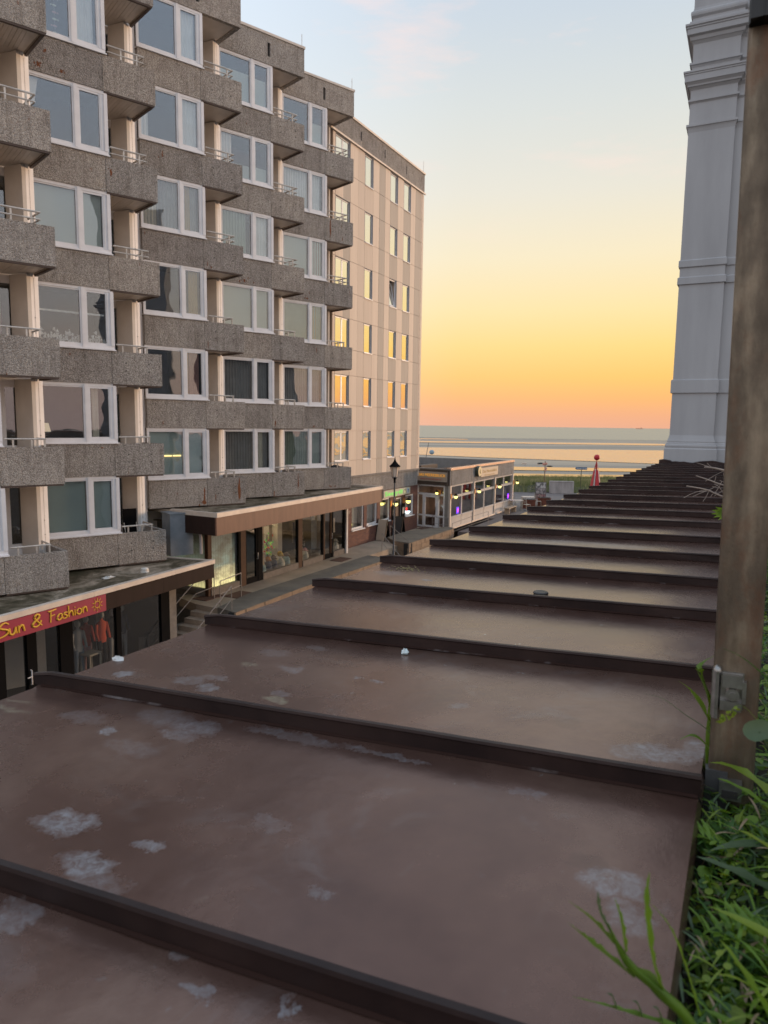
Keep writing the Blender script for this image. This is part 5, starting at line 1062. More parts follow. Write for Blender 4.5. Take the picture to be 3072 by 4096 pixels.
# red and white beacon with a ball on top
x, y = 17.05, 57.2; Fm = frame((x, y), 105, -6.36); t = thing('beacon', 'red and white conical beacon frame topped by a red ball', 'beacon', Fm)
RED = rough_mat('red_beacon_paint', (.48, .018, .026), (.40, .014, .020), 3, .45, .05, .002); WHB = rough_mat('white_beacon_paint', (.62, .56, .53), (.52, .47, .44), 3, .5, .05, .002); RL = mat('coral_beacon_paint', (.70, .20, .14), .45)
mb = MB(); mb.ball((0, 0, 3.98), .235, n=18, k=12); put('ball', mb.mesh('beacon_ball', RED), t, Fm)
mb = MB(); mb.tube([(0, 0, 2.4), (0, 0, 3.80)], [.05, .035], 8); put('mast', mb.mesh('mast', RED), t, Fm)
for k in range(10):
    a0 = k * .6283; mt = (RED, WHB, RED, WHB, RL, WHB, RED, WHB, RED, WHB)[k]; mb = MB(); zt_ = 2.95 if k % 2 == 0 else 3.05; rt = .19; rb = .72
    c_, s_ = math.cos(a0), math.sin(a0); tx, ty = -s_, c_
    for (rr_, zz, ww) in ((0, 0, 0),): pass
    w0, w1 = (.26, .095) if k % 2 == 0 else (.06, .03)
    P_ = [(c_ * rb + tx * -w0, s_ * rb + ty * -w0, 0), (c_ * rb + tx * w0, s_ * rb + ty * w0, 0), (c_ * rt + tx * w1, s_ * rt + ty * w1, zt_), (c_ * rt - tx * w1, s_ * rt - ty * w1, zt_)]
    Q_ = [(p[0] - c_ * .03, p[1] - s_ * .03, p[2]) for p in P_]
    mb.add(P_ + Q_, [(0, 1, 2, 3), (7, 6, 5, 4), (0, 4, 5, 1), (1, 5, 6, 2), (2, 6, 7, 3), (3, 7, 4, 0)]); put('stave', mb.mesh('stave', mt), t, Fm)
    mb = MB(); mb.tube([(c_ * rt, s_ * rt, zt_ - .1), (0, 0, 3.7)], .018, 5); put('stay', mb.mesh('stay', RED), t, Fm)
mb = MB(); mb.box(19 - 17.6, 1.6, 0, .04, 1.8, 1.95)
# things out on the beach
t = thing('beach_pole', 'thin leaning pole on the sand left of the restaurant roof', 'pole', T(10.2, 150, -9.18)); mb = MB(); mb.tube([(8.3, 150, -9.2), (9.2, 150, -3.6)], .07, 6); put('pole', mb.mesh('beach_pole', LG), t, T(0, 0, 0))
mb = MB(); mb.ball((9.9, 150, -5.6), .55, .3, .5, 10, 6); put('blue_float', mb.mesh('blue_float', mat('pale_blue_float', (.25, .33, .38), .6)), t, T(0, 0, 0))
for i, (x, y, s_) in enumerate(((33.9, 173, .62), (36.9, 171, .3))):
    t = thing('beach_shelter', ['wider pale canvas shelter on the far sand', 'small pale canvas shelter on the far sand above the channel'][i], 'shelter', T(x, y, -9.2)); mb = MB(); mb.box(-s_, s_, -.3, .3, 0, .32); mb.prism([(-s_, -.35), (s_, -.35), (s_ * .6, .2), (-s_ * .6, .2)], .32, .5); put('canvas', mb.mesh('shelter_canvas', mat('pale_canvas', (.62, .52, .42), .8)), t, T(x, y, -9.2))
t = thing('ship', 'tiny cargo ship on the horizon beside the white facade', 'ship', T(2700, 7600, -9.1)); mb = MB(); mb.box(-36, 36, -8, 8, 0, 6); mb.box(14, 28, -6, 6, 6, 14); mb.box(-30, 8, -6, 6, 6, 9); put('hull', mb.mesh('ship_hull', mat('hazy_ship', (.62, .38, .26), .9)), t, T(2700, 7600, -9.1))

# ================================================================== THE COPPER ROOF IN FRONT
HR = .62
FRf = frame((0, 0), 27.0, 0)          # local X = v (down the street), local Y = -u (to the left)
def rz(y): return -HR + .026 * (1.44 - y)
def uL(v): return 1.445 - .0072 * (v - 1)      # left edge as local Y
STAINS = [  # v, u, radius v, radius u, strength, kind (0 blue white bloom, 1 yellowish splash, 2 darker ring)
 (.684, -.885, .035, .055, .9, 0), (.622, -.768, .028, .050, .8, 0), (.60, -.72, .030, .045, .45, 0), (.699, -.721, .014, .022, .8, 0), (.50, -.76, .016, .035, .5, 0), (.553, -.529, .010, .02, .5, 0),
 (.952, -1.094, .018, .018, .9, 0), (1.053, -1.041, .045, .07, .35, 0), (1.042, -.949, .035, .065, .55, 0), (1.0, -.96, .02, .05, .5, 0), (.98, -1.20, .03, .06, .35, 0), (.92, -.99, .03, .07, .25, 0),
 (1.211, -1.337, .022, .022, .9, 0), (1.229, -1.08, .030, .028, .75, 0), (1.25, -1.15, .03, .045, .5, 0), (1.29, -1.11, .018, .05, .45, 0), (1.235, -.887, .018, .040, 1.0, 1), (1.27, -.90, .02, .03, .5, 0), (1.42, -.98, .025, .035, .5, 0), (1.41, -1.10, .012, .03, .8, 1), (1.435, -.749, .010, .018, .8, 0), (1.373, -.517, .022, .025, .4, 0), (1.44, -.80, .009, .01, .8, 0),
 (1.514, -1.094, .03, .05, .3, 0), (1.601, -1.015, .02, .04, .3, 0), (1.913, -.68, .035, .045, .55, 3), (2.085, -.363, .02, .016, .5, 2), (1.383, -.285, .03, .035, .35, 2), (1.437, -.159, .025, .035, .35, 2), (1.32, -.10, .04, .06, .7, 0), (1.30, -.16, .03, .04, .5, 0), (1.36, -.05, .05, .03, .6, 0),
 (.901, -.119, .035, .045, .55, 0), (.929, -.16, .025, .03, .4, 2), (.84, -.09, .03, .03, .45, 0), (1.078, -.285, .012, .03, .3, 0), (.711, -.446, .012, .02, .35, 0), (.82, -.608, .02, .035, .3, 0), (.637, -.574, .008, .012, .7, 3), (.52, -.474, .01, .02, .7, 0), (.543, -.381, .009, .012, .8, 0), (.519, -.76, .03, .03, .45, 0),
 (3.676, -.959, .05, .16, .5, 3), (3.746, -.588, .06, .18, .8, 3), (3.70, -.75, .12, .4, .45, 0), (4.035, -1.084, .05, .12, .6, 0), (3.05, -.62, .03, .05, .5, 0), (2.55, -1.10, .02, .03, .7, 0), (2.62, -1.30, .05, .08, .35, 0), (2.3, -1.3, .03, .06, .6, 0), (2.35, -1.1, .03, .08, .4, 0), (1.10, -.55, .012, .10, .5, 0), (1.09, -.75, .02, .12, .4, 0), (.943, -1.362, .01, .06, .8, 1), (.98, -1.40, .008, .05, .7, 1), (1.171, -1.163, .01, .02, .6, 0)]
def coppermat():
    m = mat('brown_copper_sheet', (.11, .065, .05), .42, .65, .5); nt = m.node_tree; b = bsdf(m)
    v = coords(nt, 'Object')
    wob = N(nt, 'ShaderNodeTexNoise'); wob.inputs['Scale'].default_value = 26; wob.inputs['Detail'].default_value = 6; wob.inputs['Roughness'].default_value = .7; nt.links.new(v, wob.inputs['Vector'])
    wd = N(nt, 'ShaderNodeVectorMath', operation='MULTIPLY_ADD'); nt.links.new(wob.outputs['Color'], wd.inputs[0]); wd.inputs[1].default_value = (.07, .09, 0); 
    off = N(nt, 'ShaderNodeVectorMath', operation='ADD'); nt.links.new(v, off.inputs[0]); off.inputs[1].default_value = (-.035, -.045, 0); nt.links.new(off.outputs[0], wd.inputs[2])
    acc = {0: None, 1: None, 2: None, 3: None}
    for (sv, su, rv, ru, st, kd) in STAINS:
        s_ = N(nt, 'ShaderNodeVectorMath', operation='SUBTRACT'); nt.links.new(wd.outputs[0], s_.inputs[0]); s_.inputs[1].default_value = (sv, -su, 0)
        q = N(nt, 'ShaderNodeVectorMath', operation='MULTIPLY'); nt.links.new(s_.outputs[0], q.inputs[0]); q.inputs[1].default_value = (1 / (rv * .98), 1 / (ru * .98), 0)
        ln = N(nt, 'ShaderNodeVectorMath', operation='LENGTH'); nt.links.new(q.outputs[0], ln.inputs[0])
        mr = N(nt, 'ShaderNodeMapRange'); mr.inputs[1].default_value = 1.08; mr.inputs[2].default_value = .7; mr.inputs[3].default_value = 0; mr.inputs[4].default_value = st * .58; nt.links.new(ln.outputs['Value'], mr.inputs[0])
        acc[kd] = mr.outputs[0] if acc[kd] is None else math_(nt, 'MAXIMUM', acc[kd], mr.outputs[0])
    big = noise_(nt, v, 2.2, 5, .6, .3); mid = noise_(nt, v, 9, 6, .7); fine = noise_(nt, v, 60, 4, .7); st_ = noise_(nt, coords(nt, 'Object', (14, 3, 1)), 1.2, 4, .6)
    c = ramp(nt, [(.30, (.105, .056, .044)), (.5, (.148, .084, .065)), (.70, (.21, .135, .104))], big)
    c = mix(nt, .5, c, ramp(nt, [(.35, (.8, .74, .72)), (.6, (1.12, 1.1, 1.08))], mid), 'MULTIPLY')
    spk = ramp(nt, [(0, (0,) * 3), (.70, (0,) * 3), (.78, (.5,) * 3)], noise_(nt, v, 34, 3, .55))
    c = mix(nt, spk, c, (.23, .22, .22))
    bloom = ramp(nt, [(0, (0,) * 3), (.56, (0,) * 3), (.80, (.55,) * 3)], noise_(nt, v, 4.6, 8, .72, .8))
    c = mix(nt, bloom, c, (.24, .215, .21))
    scr = ramp(nt, [(0, (0,) * 3), (.68, (0,) * 3), (.76, (.15,) * 3)], noise_(nt, coords(nt, 'Object', (3, 30, 1)), 2.2, 3, .6, .6)); c = mix(nt, scr, c, (.22, .20, .19))
    tex = ramp(nt, [(.38, (.05,) * 3), (.50, (.6,) * 3), (.62, (1.15,) * 3)], noise_(nt, v, 48, 7, .85, 1.2))
    vo = N(nt, 'ShaderNodeTexVoronoi'); vo.inputs['Scale'].default_value = 17; nt.links.new(wd.outputs[0], vo.inputs['Vector']); vb = N(nt, 'ShaderNodeRGBToBW'); nt.links.new(vo.outputs['Color'], vb.inputs[0])
    rad_ = math_(nt, 'MULTIPLY', math_(nt, 'MAXIMUM', math_(nt, 'SUBTRACT', vb.outputs[0], .42), 0.0), .13); dots = math_(nt, 'GREATER_THAN', rad_, vo.outputs['Distance'])
    c = mix(nt, math_(nt, 'MULTIPLY', dots, .7), c, (.40, .42, .42))
    for kd, colr in ((3, (.28, .20, .155)), (2, (.07, .045, .036)), (0, (.42, .46, .50)), (1, (.52, .50, .36))):
        f_ = mix(nt, 1.0, acc[kd], tex, 'MULTIPLY') if kd != 2 else acc[kd]
        c = mix(nt, f_, c, colr)
    nt.links.new(c, b.inputs['Base Color'])
    rgh = math_(nt, 'ADD', .15, math_(nt, 'MULTIPLY', big, .14)); rgh = math_(nt, 'ADD', rgh, math_(nt, 'MULTIPLY', mid, .10)); rgh = math_(nt, 'ADD', rgh, math_(nt, 'MULTIPLY', acc[0], .3), clamp=True)
    nt.links.new(rgh, b.inputs['Roughness']); b.inputs['Specular IOR Level'].default_value = .8; b.inputs['IOR'].default_value = 1.5
    h = math_(nt, 'ADD', math_(nt, 'MULTIPLY', fine, .15), math_(nt, 'MULTIPLY', noise_(nt, v, 5, 3), 1.0)); bump(nt, h, .35, .006, b)
    return m
COPPER = coppermat()
SEAMC = rough_mat('dark_copper_seam', (.018, .0105, .010), (.038, .022, .019), 5, .42, .25, .002, rnd=False, spec=.3, metal=.3)
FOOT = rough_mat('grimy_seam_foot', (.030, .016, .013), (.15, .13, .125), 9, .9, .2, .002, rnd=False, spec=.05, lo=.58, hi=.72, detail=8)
roof = thing('copper_roof', 'long brown copper roof with standing seams running down beside the street', 'roof', FRf @ T(1.3, .7, -.64))
SV = [-.06, .492, 1.066, 1.650, 2.250, 2.803, 3.355, 3.925, 4.56, 5.135, 5.68, 6.26, 6.86, 7.34, 7.86, 8.38, 8.92, 9.46, 10.0, 10.54, 11.08, 11.62, 12.16, 12.68, 13.1]
ROT = [.07, .072, .080, .078, .06, .035, .033, .035, .03] + [.015] * 30
YR = .034
def vs_(k, y): return SV[k] + ROT[k] * (uL(SV[k]) - y)
for k in range(len(SV) - 1):
    nu, nv = (26, 14) if k < 6 else (12, 8); mb = MB(); P_ = []
    for i in range(nu + 1):
        y = YR + (uL(SV[k]) - .004 - YR) * i / nu
        a, b_ = vs_(k, y) + .004, vs_(k + 1, y) - .004
        for j in range(nv + 1):
            t = j / nv; t = .5 - .5 * math.cos(math.pi * t); t = t * .75 + .25 * j / nv; x = a + (b_ - a) * t; d = min(x - a, b_ - x)
            up = max(0, 1 - d / .006) ** 2 * .004
            und = .0022 * noise.noise(Vector((x * 3.2, y * 2.6, k * .7))) + .0010 * noise.noise(Vector((x * 9, y * 8, 1)))
            P_.append((x, y, rz(y) + up + und))
    mb.add(P_, [(i * (nv + 1) + j, i * (nv + 1) + j + 1, (i + 1) * (nv + 1) + j + 1, (i + 1) * (nv + 1) + j) for i in range(nu) for j in range(nv)], 0, True)
    # turned-down edges left and right
    for side in (0, nu):
        e = P_[side * (nv + 1):(side + 1) * (nv + 1)]; sg_ = .012 if side else -.006
        mb.add(e + [(p[0], p[1] + sg_, p[2] - .012) for p in e] + [(p[0], p[1] + sg_, p[2] - .07) for p in e], [(j, j + 1, nv + 2 + j, nv + 1 + j) for j in range(nv)] + [(nv + 1 + j, nv + 2 + j, 2 * nv + 3 + j, 2 * nv + 2 + j) for j in range(nv)], 0, True)
    put('roof_panel', mb.mesh('roof_panel', COPPER), roof, FRf)
    n = 26 if k < 6 else 10; mb = MB(); P_ = []
    for i in range(n + 1):
        y = YR - .004 + (uL(SV[k]) + .016 - YR) * i / n; x = vs_(k, y); w_ = .0028 * noise.noise(Vector((y * 3.2, k * 3, 0))) + .001 * noise.noise(Vector((y * 14, k, 0))); h = .040 + .0022 * noise.noise(Vector((y * 3, k * 5, 2)))
        if i == n: h *= .8
        z = rz(y)
        P_ += [(x - .0035, y, z + .004), (x - .003 + w_, y, z + h - .008), (x - .0065 + w_, y, z + h - .005), (x - .005 + w_, y, z + h), (x + .004 + w_, y, z + h + .0005), (x + .006 + w_, y, z + h - .004), (x + .0035 + w_, y, z + h - .008), (x + .0035, y, z + .004)]
    mb.add(P_, [(i * 8 + c, (i + 1) * 8 + c, (i + 1) * 8 + c + 1, i * 8 + c + 1) for i in range(n) for c in range(7)] + [tuple(range(8)), tuple(range(n * 8, n * 8 + 8))[::-1]], 0, False)
    sm_ = put('standing_seam', mb.mesh('standing_seam', SEAMC), roof, FRf)
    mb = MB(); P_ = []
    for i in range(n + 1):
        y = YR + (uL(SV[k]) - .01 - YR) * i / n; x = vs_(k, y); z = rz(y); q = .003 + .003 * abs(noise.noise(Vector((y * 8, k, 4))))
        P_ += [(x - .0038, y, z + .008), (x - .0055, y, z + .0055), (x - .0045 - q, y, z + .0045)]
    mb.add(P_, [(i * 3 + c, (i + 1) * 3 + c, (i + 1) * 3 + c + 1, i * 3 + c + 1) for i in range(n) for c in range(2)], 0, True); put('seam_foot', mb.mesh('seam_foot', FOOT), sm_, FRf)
# crumpled flashing where the roof meets the white facade
mb = MB(); n = 40; P_ = []
for i in range(n + 1):
    y = 1.36 - 1.4 * i / n - .0; z = rz(y) + .045 + .035 * math.sin(i * .35) * (i / n) + .02 * noise.noise(Vector((i * .3, 0, 0))) + (.03 if i < 6 else 0)
    P_ += [(13.12, y, rz(y) - .05), (13.12, y, z), (13.20, y, z + .006), (13.20, y, rz(y) - .05)]
mb.add(P_, [(i * 4 + c, (i + 1) * 4 + c, (i + 1) * 4 + c + 1, i * 4 + c + 1) for i in range(n) for c in range(3)]); put('end_flashing', mb.mesh('end_flashing', SEAMC), roof, FRf)
# the building below the roof, and the planting bed right of it
mb = MB(); mb.box(-12, 13.3, -.03, 1.28, -7.74, -.72); mb.box(-12, 13.3, 1.281, 1.37, -.95, -.70)
tb = thing('terrace_building', 'plain terrace building that carries the copper roof above the street', 'building', FRf @ T(0, 1, -7.74)); put('wall', mb.mesh('terrace_wall', MATS['grey_render']), tb, FRf)
SOIL = rough_mat('dark_planting_soil', (.018, .015, .011), (.035, .028, .02), 14, .95, .5, .02)
mb = MB(); mb.add([FRf @ Vector(p) for p in ((-2, .02, -.66), (13, .02, -.66), (13, -6, -.66), (-2, -6, -.66))], [(0, 3, 2, 1)]); put('planting_bed', mb.mesh('planting_bed', SOIL), kind='structure')
# little things lying on the roof
def onroof(name, label, cat, u_, v_, mb, m, part='body', rot=0, dz=0):
    F = FRf @ T(v_, -u_, rz(-u_) + dz) @ Matrix.Rotation(rot, 4, 'Z'); t = thing(name, label, cat, F); put(part, mb.mesh(part, m), t, F)
FOIL = mat('crinkled_foil', (.55, .54, .52), .5, .2)
mb = crumple(.012, .018, .010, 9, 12, 8); onroof('foil_ball', 'crumpled white foil lying at the left edge of the copper roof', 'litter', -1.43, 1.285, mb, FOIL, 'crumpled_foil', dz=.0)
mb = MB(); mb.lathe([(0, 0), (.026, 0), (.028, .004), (.024, .008), (.014, .006), (0, .008)], n=14); onroof('dark_cap', 'small dark round cap lying on the fifth roof panel', 'litter', -.633, 2.50, mb, mat('dark_rubber', (.03, .027, .025), .5), 'cap')
mb = crumple(.010, .011, .013, 12, 8, 6); onroof('glass_nugget', 'small shiny clear nugget stuck against a roof seam', 'litter', -.775, 1.655, mb, mat('clear_nugget', (.5, .58, .58), .08, 0, 1), 'nugget')
rg = random.Random(31); mb = MB()
for i in range(70):
    a, q = rg.uniform(0, 6.28), abs(rg.gauss(0, .6)); x, y = q * math.cos(a) * .05, q * math.sin(a) * .10; s_ = rg.uniform(.002, .005); z = 0
    mb.add([(x - s_, y, z + .002), (x + s_, y - s_, z + .001), (x + s_ * .6, y + s_, z + .003), (x, y, z + .006)], [(0, 1, 3), (1, 2, 3), (2, 0, 3)])
onroof('dry_moss', 'scatter of dry moss crumbs near the left edge of the far copper panel', 'litter', -1.27, 2.72, mb, mat('dry_moss_crumbs', (.20, .16, .08), .95), 'crumbs')

# ================================================================== WHITE FACADE ON THE RIGHT
PW = (4.976, 12.5); FW = frame(PW, 117.0, 0)
wb = thing('white_hotel', 'white stucco building end with moulded pilaster rising at the right of the roof', 'building', frame(PW, 117.0, -7.7))
STUC = rough_mat('pale_grey_white_stucco', (.40, .40, .405), (.31, .31, .315), .8, .75, .08, .004, vec=(3, 3, .5), detail=8, lo=.25, hi=.75)
PROF = [(.07, -7.7), (.07, -.35), (.055, -.33), (.062, -.30), (.058, -.275), (.045, -.262), (.045, -.25), (.03, -.238), (.032, -.215), (.02, -.18), (.008, -.14), (0, -.11), (0, .612), (.028, .615), (.028, .83), (0, .845), (0, 2.43), (.026, 2.435), (.026, 2.54), (0, 2.56), (0, 2.70), (.022, 2.72), (.022, 2.82), (0, 2.84), (0, 4.88), (.012, 4.93), (.022, 4.955), (.036, 4.965), (.036, 5.0), (.0, 5.01), (0, 5.33), (.016, 5.35), (.03, 5.36), (.03, 5.39), (0, 5.40), (0, 5.54), (.035, 5.58), (.05, 5.585), (.055, 5.61), (.085, 5.645), (.095, 5.65), (.095, 5.75), (.105, 5.755), (.105, 5.775), (.118, 5.785), (.118, 5.81), (.01, 5.83), (0, 5.84), (0, 5.89), (.02, 5.92), (.04, 5.93), (.04, 5.96), (0, 5.97), (0, 6.25), (.03, 6.29), (.045, 6.30), (.06, 6.35), (.095, 6.37), (.10, 6.375), (.10, 6.46), (.112, 6.465), (.112, 6.485), (.13, 6.50), (.13, 6.53), (.075, 6.545), (.07, 6.58), (.035, 6.60), (.03, 6.64), (.06, 6.67), (.065, 6.70), (.06, 6.73), (.03, 6.76), (.022, 6.80), (.022, 11.5)]
mb = MB(); n = len(PROF)
mb.add([p for o_, z in PROF for p in ((-o_, 1.0, z), (-o_, -o_, z), (.70 + o_, -o_, z), (.70 + o_, 1.0, z))], [(i * 4 + c, i * 4 + c + 1, (i + 1) * 4 + c + 1, (i + 1) * 4 + c) for i in range(n - 1) for c in range(3)])
put('corner_pilaster', mb.mesh('corner_pilaster', STUC), wb, FW)
mb = MB(); mb.add([p for o_, z in PROF for p in ((.69, .09 - o_ * .8, z), (15, .09 - o_ * .8, z))], [(i * 2, i * 2 + 1, i * 2 + 3, i * 2 + 2) for i in range(n - 1)]); put('wall', mb.mesh('front_wall', STUC), wb, FW)
mb = MB(); mb.box(0.03, 15, .12, 4.6, -7.7, 11.5); put('wall', mb.mesh('rear_mass', STUC), wb, FW)
for j in range(3):
    for x in (3.0, 6.0, 9.0):
        mb = MB(); z = -.2 + j * 3.4; mb.box(x, x + 1.2, .02, .14, z, z + .08); mb.box(x, x + 1.2, .02, .14, z + 1.9, z + 2.0); mb.box(x, x + .09, .02, .14, z + .08, z + 1.9); mb.box(x + 1.11, x + 1.2, .02, .14, z + .08, z + 1.9); wn = put('window', mb.mesh('window_frame', WHITE), wb, FW)
        g = MB(); g.box(x + .09, x + 1.11, .04, .05, z + .08, z + 1.9); put('pane', g.mesh('window_pane', GLASS), wn, FW)
# gabled house beyond the white building (its reflection shows in the flats' windows)
FN = frame(uv(2.5, 20), 27, -7.74); nh = thing('gabled_house', 'plain gabled house across the street behind the white building', 'building', FN)
mb = MB(); mb.box(0, 9, -9, 0, 0, 8.5); put('wall', mb.mesh('house_wall', MATS['grey_render']), nh, FN)
mb = MB(); mb.add([(-.4, .5, 8.3), (9.4, .5, 8.3), (9.4, -9.5, 8.3), (-.4, -9.5, 8.3), (-.4, -4.5, 13.2), (9.4, -4.5, 13.2)], [(0, 1, 5, 4), (2, 3, 4, 5), (0, 4, 3), (1, 2, 5), (0, 3, 2, 1)]); put('roof', mb.mesh('house_roof', rough_mat('dark_roof_tiles', (.05, .045, .045), (.035, .032, .032), 3, .7, .2, .01)), nh, FN)

# ================================================================== RUSTY FENCE POST WITH CLAMPS
post = thing('fence_post', 'rusty grey steel fence post with bolted clamp standing at the roof edge', 'post', T(.60, 1.15, -.66))
PM = mat('rusty_galvanised_post', (.20, .16, .12), .45, .6, .5); nt = PM.node_tree; b = bsdf(PM); v = coords(nt, 'Object', (15, 15, 4)); v2 = coords(nt, 'Object', (8, 8, 5))
c = ramp(nt, [(.34, (.080, .062, .044)), (.5, (.14, .108, .076)), (.64, (.27, .215, .15))], noise_(nt, v, 1.0, 6, .6)); c = mix(nt, ramp(nt, [(.5, (0,) * 3), (.72, (.75,) * 3)], noise_(nt, v2, 1.4, 7, .7)), c, (.16, .065, .03))
nt.links.new(c, b.inputs['Base Color']); nt.links.new(ramp(nt, [(.3, (.38,) * 3), (.7, (.75,) * 3)], noise_(nt, v2, 3, 4)), b.inputs['Roughness']); bump(nt, noise_(nt, v2, 12, 4), .25, .003, b)
PL0, PL1 = Vector((.5605, 1.15, -.66)), Vector((.508, 1.15, 1.0))      # front left edge, foot and head
ax = Vector((math.sin(R(115)), math.cos(R(115)), 0)); ay = Vector((math.sin(R(25)), math.cos(R(25)), 0))
Z3 = (PL1 - PL0).normalized()
FP = Matrix(((ax.x, ay.x, Z3.x, PL0.x), (ax.y, ay.y, Z3.y, PL0.y), (ax.z, ay.z, Z3.z, PL0.z), (0, 0, 0, 1)))
mb = MB(); c_ = .006; W_ = .070; D_ = .045; L_ = 1.66
ring = [(c_, 0), (W_ - c_, 0), (W_ - c_ * .3, c_ * .3), (W_, c_), (W_, D_ - c_), (W_ - c_, D_), (c_, D_), (0, D_ - c_), (0, c_), (c_ * .3, c_ * .3)]
mb.prism(ring, .02, L_); put('post_tube', mb.mesh('post_tube', PM), post, FP)
STEEL = rough_mat('worn_clamp_steel', (.36, .35, .33), (.20, .19, .18), 30, .3, .15, .001, metal=.8, rnd=False)
mb = MB(); z0_ = .180      # clamp at z about -.45 .. -.37
mb.prism([(.000, -.008), (.004, -.012), (.009, -.012), (.012, .0), (.012, .03), (.000, .03)], z0_, z0_ + .082); mb.ball((.006, -.004, z0_ + .080), .0075, .009, .010, 10, 8); mb.tube([(.0045, -.006, z0_ + .004), (.0045, -.006, z0_ + .080)], .0065, 8)
mb.box(.012, .046, -.006, .0, z0_ + .018, z0_ + .080); mb.box(.014, .044, -.018, -.006, z0_ + .058, z0_ + .079); mb.box(.012, .044, -.016, -.006, z0_ + .018, z0_ + .034); mb.box(.044, .050, -.014, .0, z0_ + .032, z0_ + .068)
cl = put('clamp', mb.mesh('clamp', STEEL), post, FP)
mb = MB(); mb.tube([(.030, -.006, z0_ + .046), (.030, -.018, z0_ + .046)], .0105, 12, smooth=False); mb.tube([(.030, -.018, z0_ + .046), (.030, -.020, z0_ + .046)], .0055, 8); put('bolt', mb.mesh('clamp_bolt', STEEL), cl, FP)
mb = MB(); mb.box(.018, .052, -.020, .0, .045, .075); mb.box(.022, .046, -.022, -.019, .049, .062, 1); put('lower_bracket', mb.mesh('lower_bracket', [STEEL, DARKGAP]), post, FP)
mb = MB(); mb.prism([(-.004, -.004), (.03, -.004), (.03, .0), (-.004, .02)], -.05, .085); put('foot_tab', mb.mesh('foot_tab', mat('dark_zinc', (.10, .10, .105), .5, .5)), post, FP)
zt_ = 1.262
mb = MB(); mb.box(.002, .10, -.028, -.0, zt_, zt_ + .12, 0); mb.prism([(.0, -.012), (.02, -.03), (.02, 0), (0, 0)], zt_ + .0, zt_ + .12, 0); mb.box(.03, .12, -.045, -.028, zt_ + .055, zt_ + .16, 1); mb.box(.035, .11, -.04, -.028, zt_ + .020, zt_ + .045, 1); mb.box(.03, .12, -.05, -.03, zt_ + .105, zt_ + .125, 0); mb.tube([(.065, -.046, zt_ + .085), (.065, -.052, zt_ + .085)], .012, 10, 0)
put('upper_bracket', mb.mesh('upper_bracket', [mat('black_bracket', (.012, .011, .010), .5), STEEL]), post, FP)

# ================================================================== WEEDS
def leafmat(name, c1, c2, tr=.35):
    if name in MATS: return MATS[name]
    m = rough_mat(name, c1, c2, 18, .45, .1, .001, rnd=False, spec=.4); nt = m.node_tree; b = bsdf(m)
    t = N(nt, 'ShaderNodeBsdfTranslucent'); t.inputs[0].default_value = (c1[0] * 1.9, c1[1] * 1.7, c1[2] * .8, 1); mx = N(nt, 'ShaderNodeMixShader'); mx.inputs[0].default_value = tr
    out = [n for n in nt.nodes if n.type == 'OUTPUT_MATERIAL'][0]; nt.links.new(b.outputs[0], mx.inputs[1]); nt.links.new(t.outputs[0], mx.inputs[2]); nt.links.new(mx.outputs[0], out.inputs[0]); return m
LG1 = leafmat('fresh_green_leaf', (.13, .22, .018), (.085, .16, .015)); LG2 = leafmat('deep_green_leaf', (.035, .09, .014), (.05, .12, .016)); LG3 = leafmat('yellow_green_leaf', (.19, .25, .025), (.13, .19, .02)); LG4 = leafmat('grey_green_leaf', (.09, .13, .065), (.065, .105, .05)); DRY = leafmat('dry_stalk', (.28, .20, .12), (.20, .14, .085), .1)
LM = [LG1, LG2, LG3, LG4, DRY]
def leaf_strip(mb, pts, wid, m=0, fold=.25, lobes=0, up=Vector((0, 0, 1))):
    """a leaf blade along pts; wid(t) half width"""
    pts = [Vector(p) for p in pts]; n = len(pts); V_ = []
    for i, p in enumerate(pts):
        t = (pts[min(i + 1, n - 1)] - pts[max(i - 1, 0)]).normalized(); s_ = t.cross(up)
        if s_.length < .1: s_ = t.cross(Vector((1, 0, 0)))
        s_.normalize(); nn = s_.cross(t); w_ = wid(i / (n - 1))
        if lobes: w_ *= 1 + .35 * math.sin(i / (n - 1) * lobes * 6.28)
        V_ += [p - s_ * w_ + nn * w_ * fold, p, p + s_ * w_ + nn * w_ * fold]
    mb.add(V_, [(i * 3 + c, i * 3 + c + 1, (i + 1) * 3 + c + 1, (i + 1) * 3 + c) for i in range(n - 1) for c in (0, 1)], m, True)
def bez(p, q, lift, side, n=8):
    p, q = Vector(p), Vector(q); return [p.lerp(q, t / n) + Vector((side[0], side[1], lift)) * (4 * t / n * (1 - t / n)) for t in range(n + 1)]
def blade_leaf(mb, b, d, L_, w_, droop, m, lobes=0):
    b = Vector(b); tip = b + Vector(d) * L_ + Vector((0, 0, -droop * L_)); leaf_strip(mb, bez(b, tip, droop * L_ * .5, (0, 0), 9), lambda t: w_ * (math.sin(math.pi * min(1, t * .85 + .12)) ** .8) * (1 if t < .97 else .3), m, .3, lobes)
def round_leaf(mb, c, nrm_, r_, m, rg):
    n_ = Vector(nrm_).normalized(); a = n_.cross(Vector((.3, .9, .1))).normalized(); b_ = n_.cross(a); el_ = rg.uniform(.6, .95); k = 9
    V_ = [Vector(c) + a * r_ * math.cos(6.283 * i / k) + b_ * r_ * el_ * math.sin(6.283 * i / k) + n_ * r_ * .15 for i in range(k)] + [Vector(c)]
    mb.add(V_, [(i, (i + 1) % k, k) for i in range(k)], m, True)
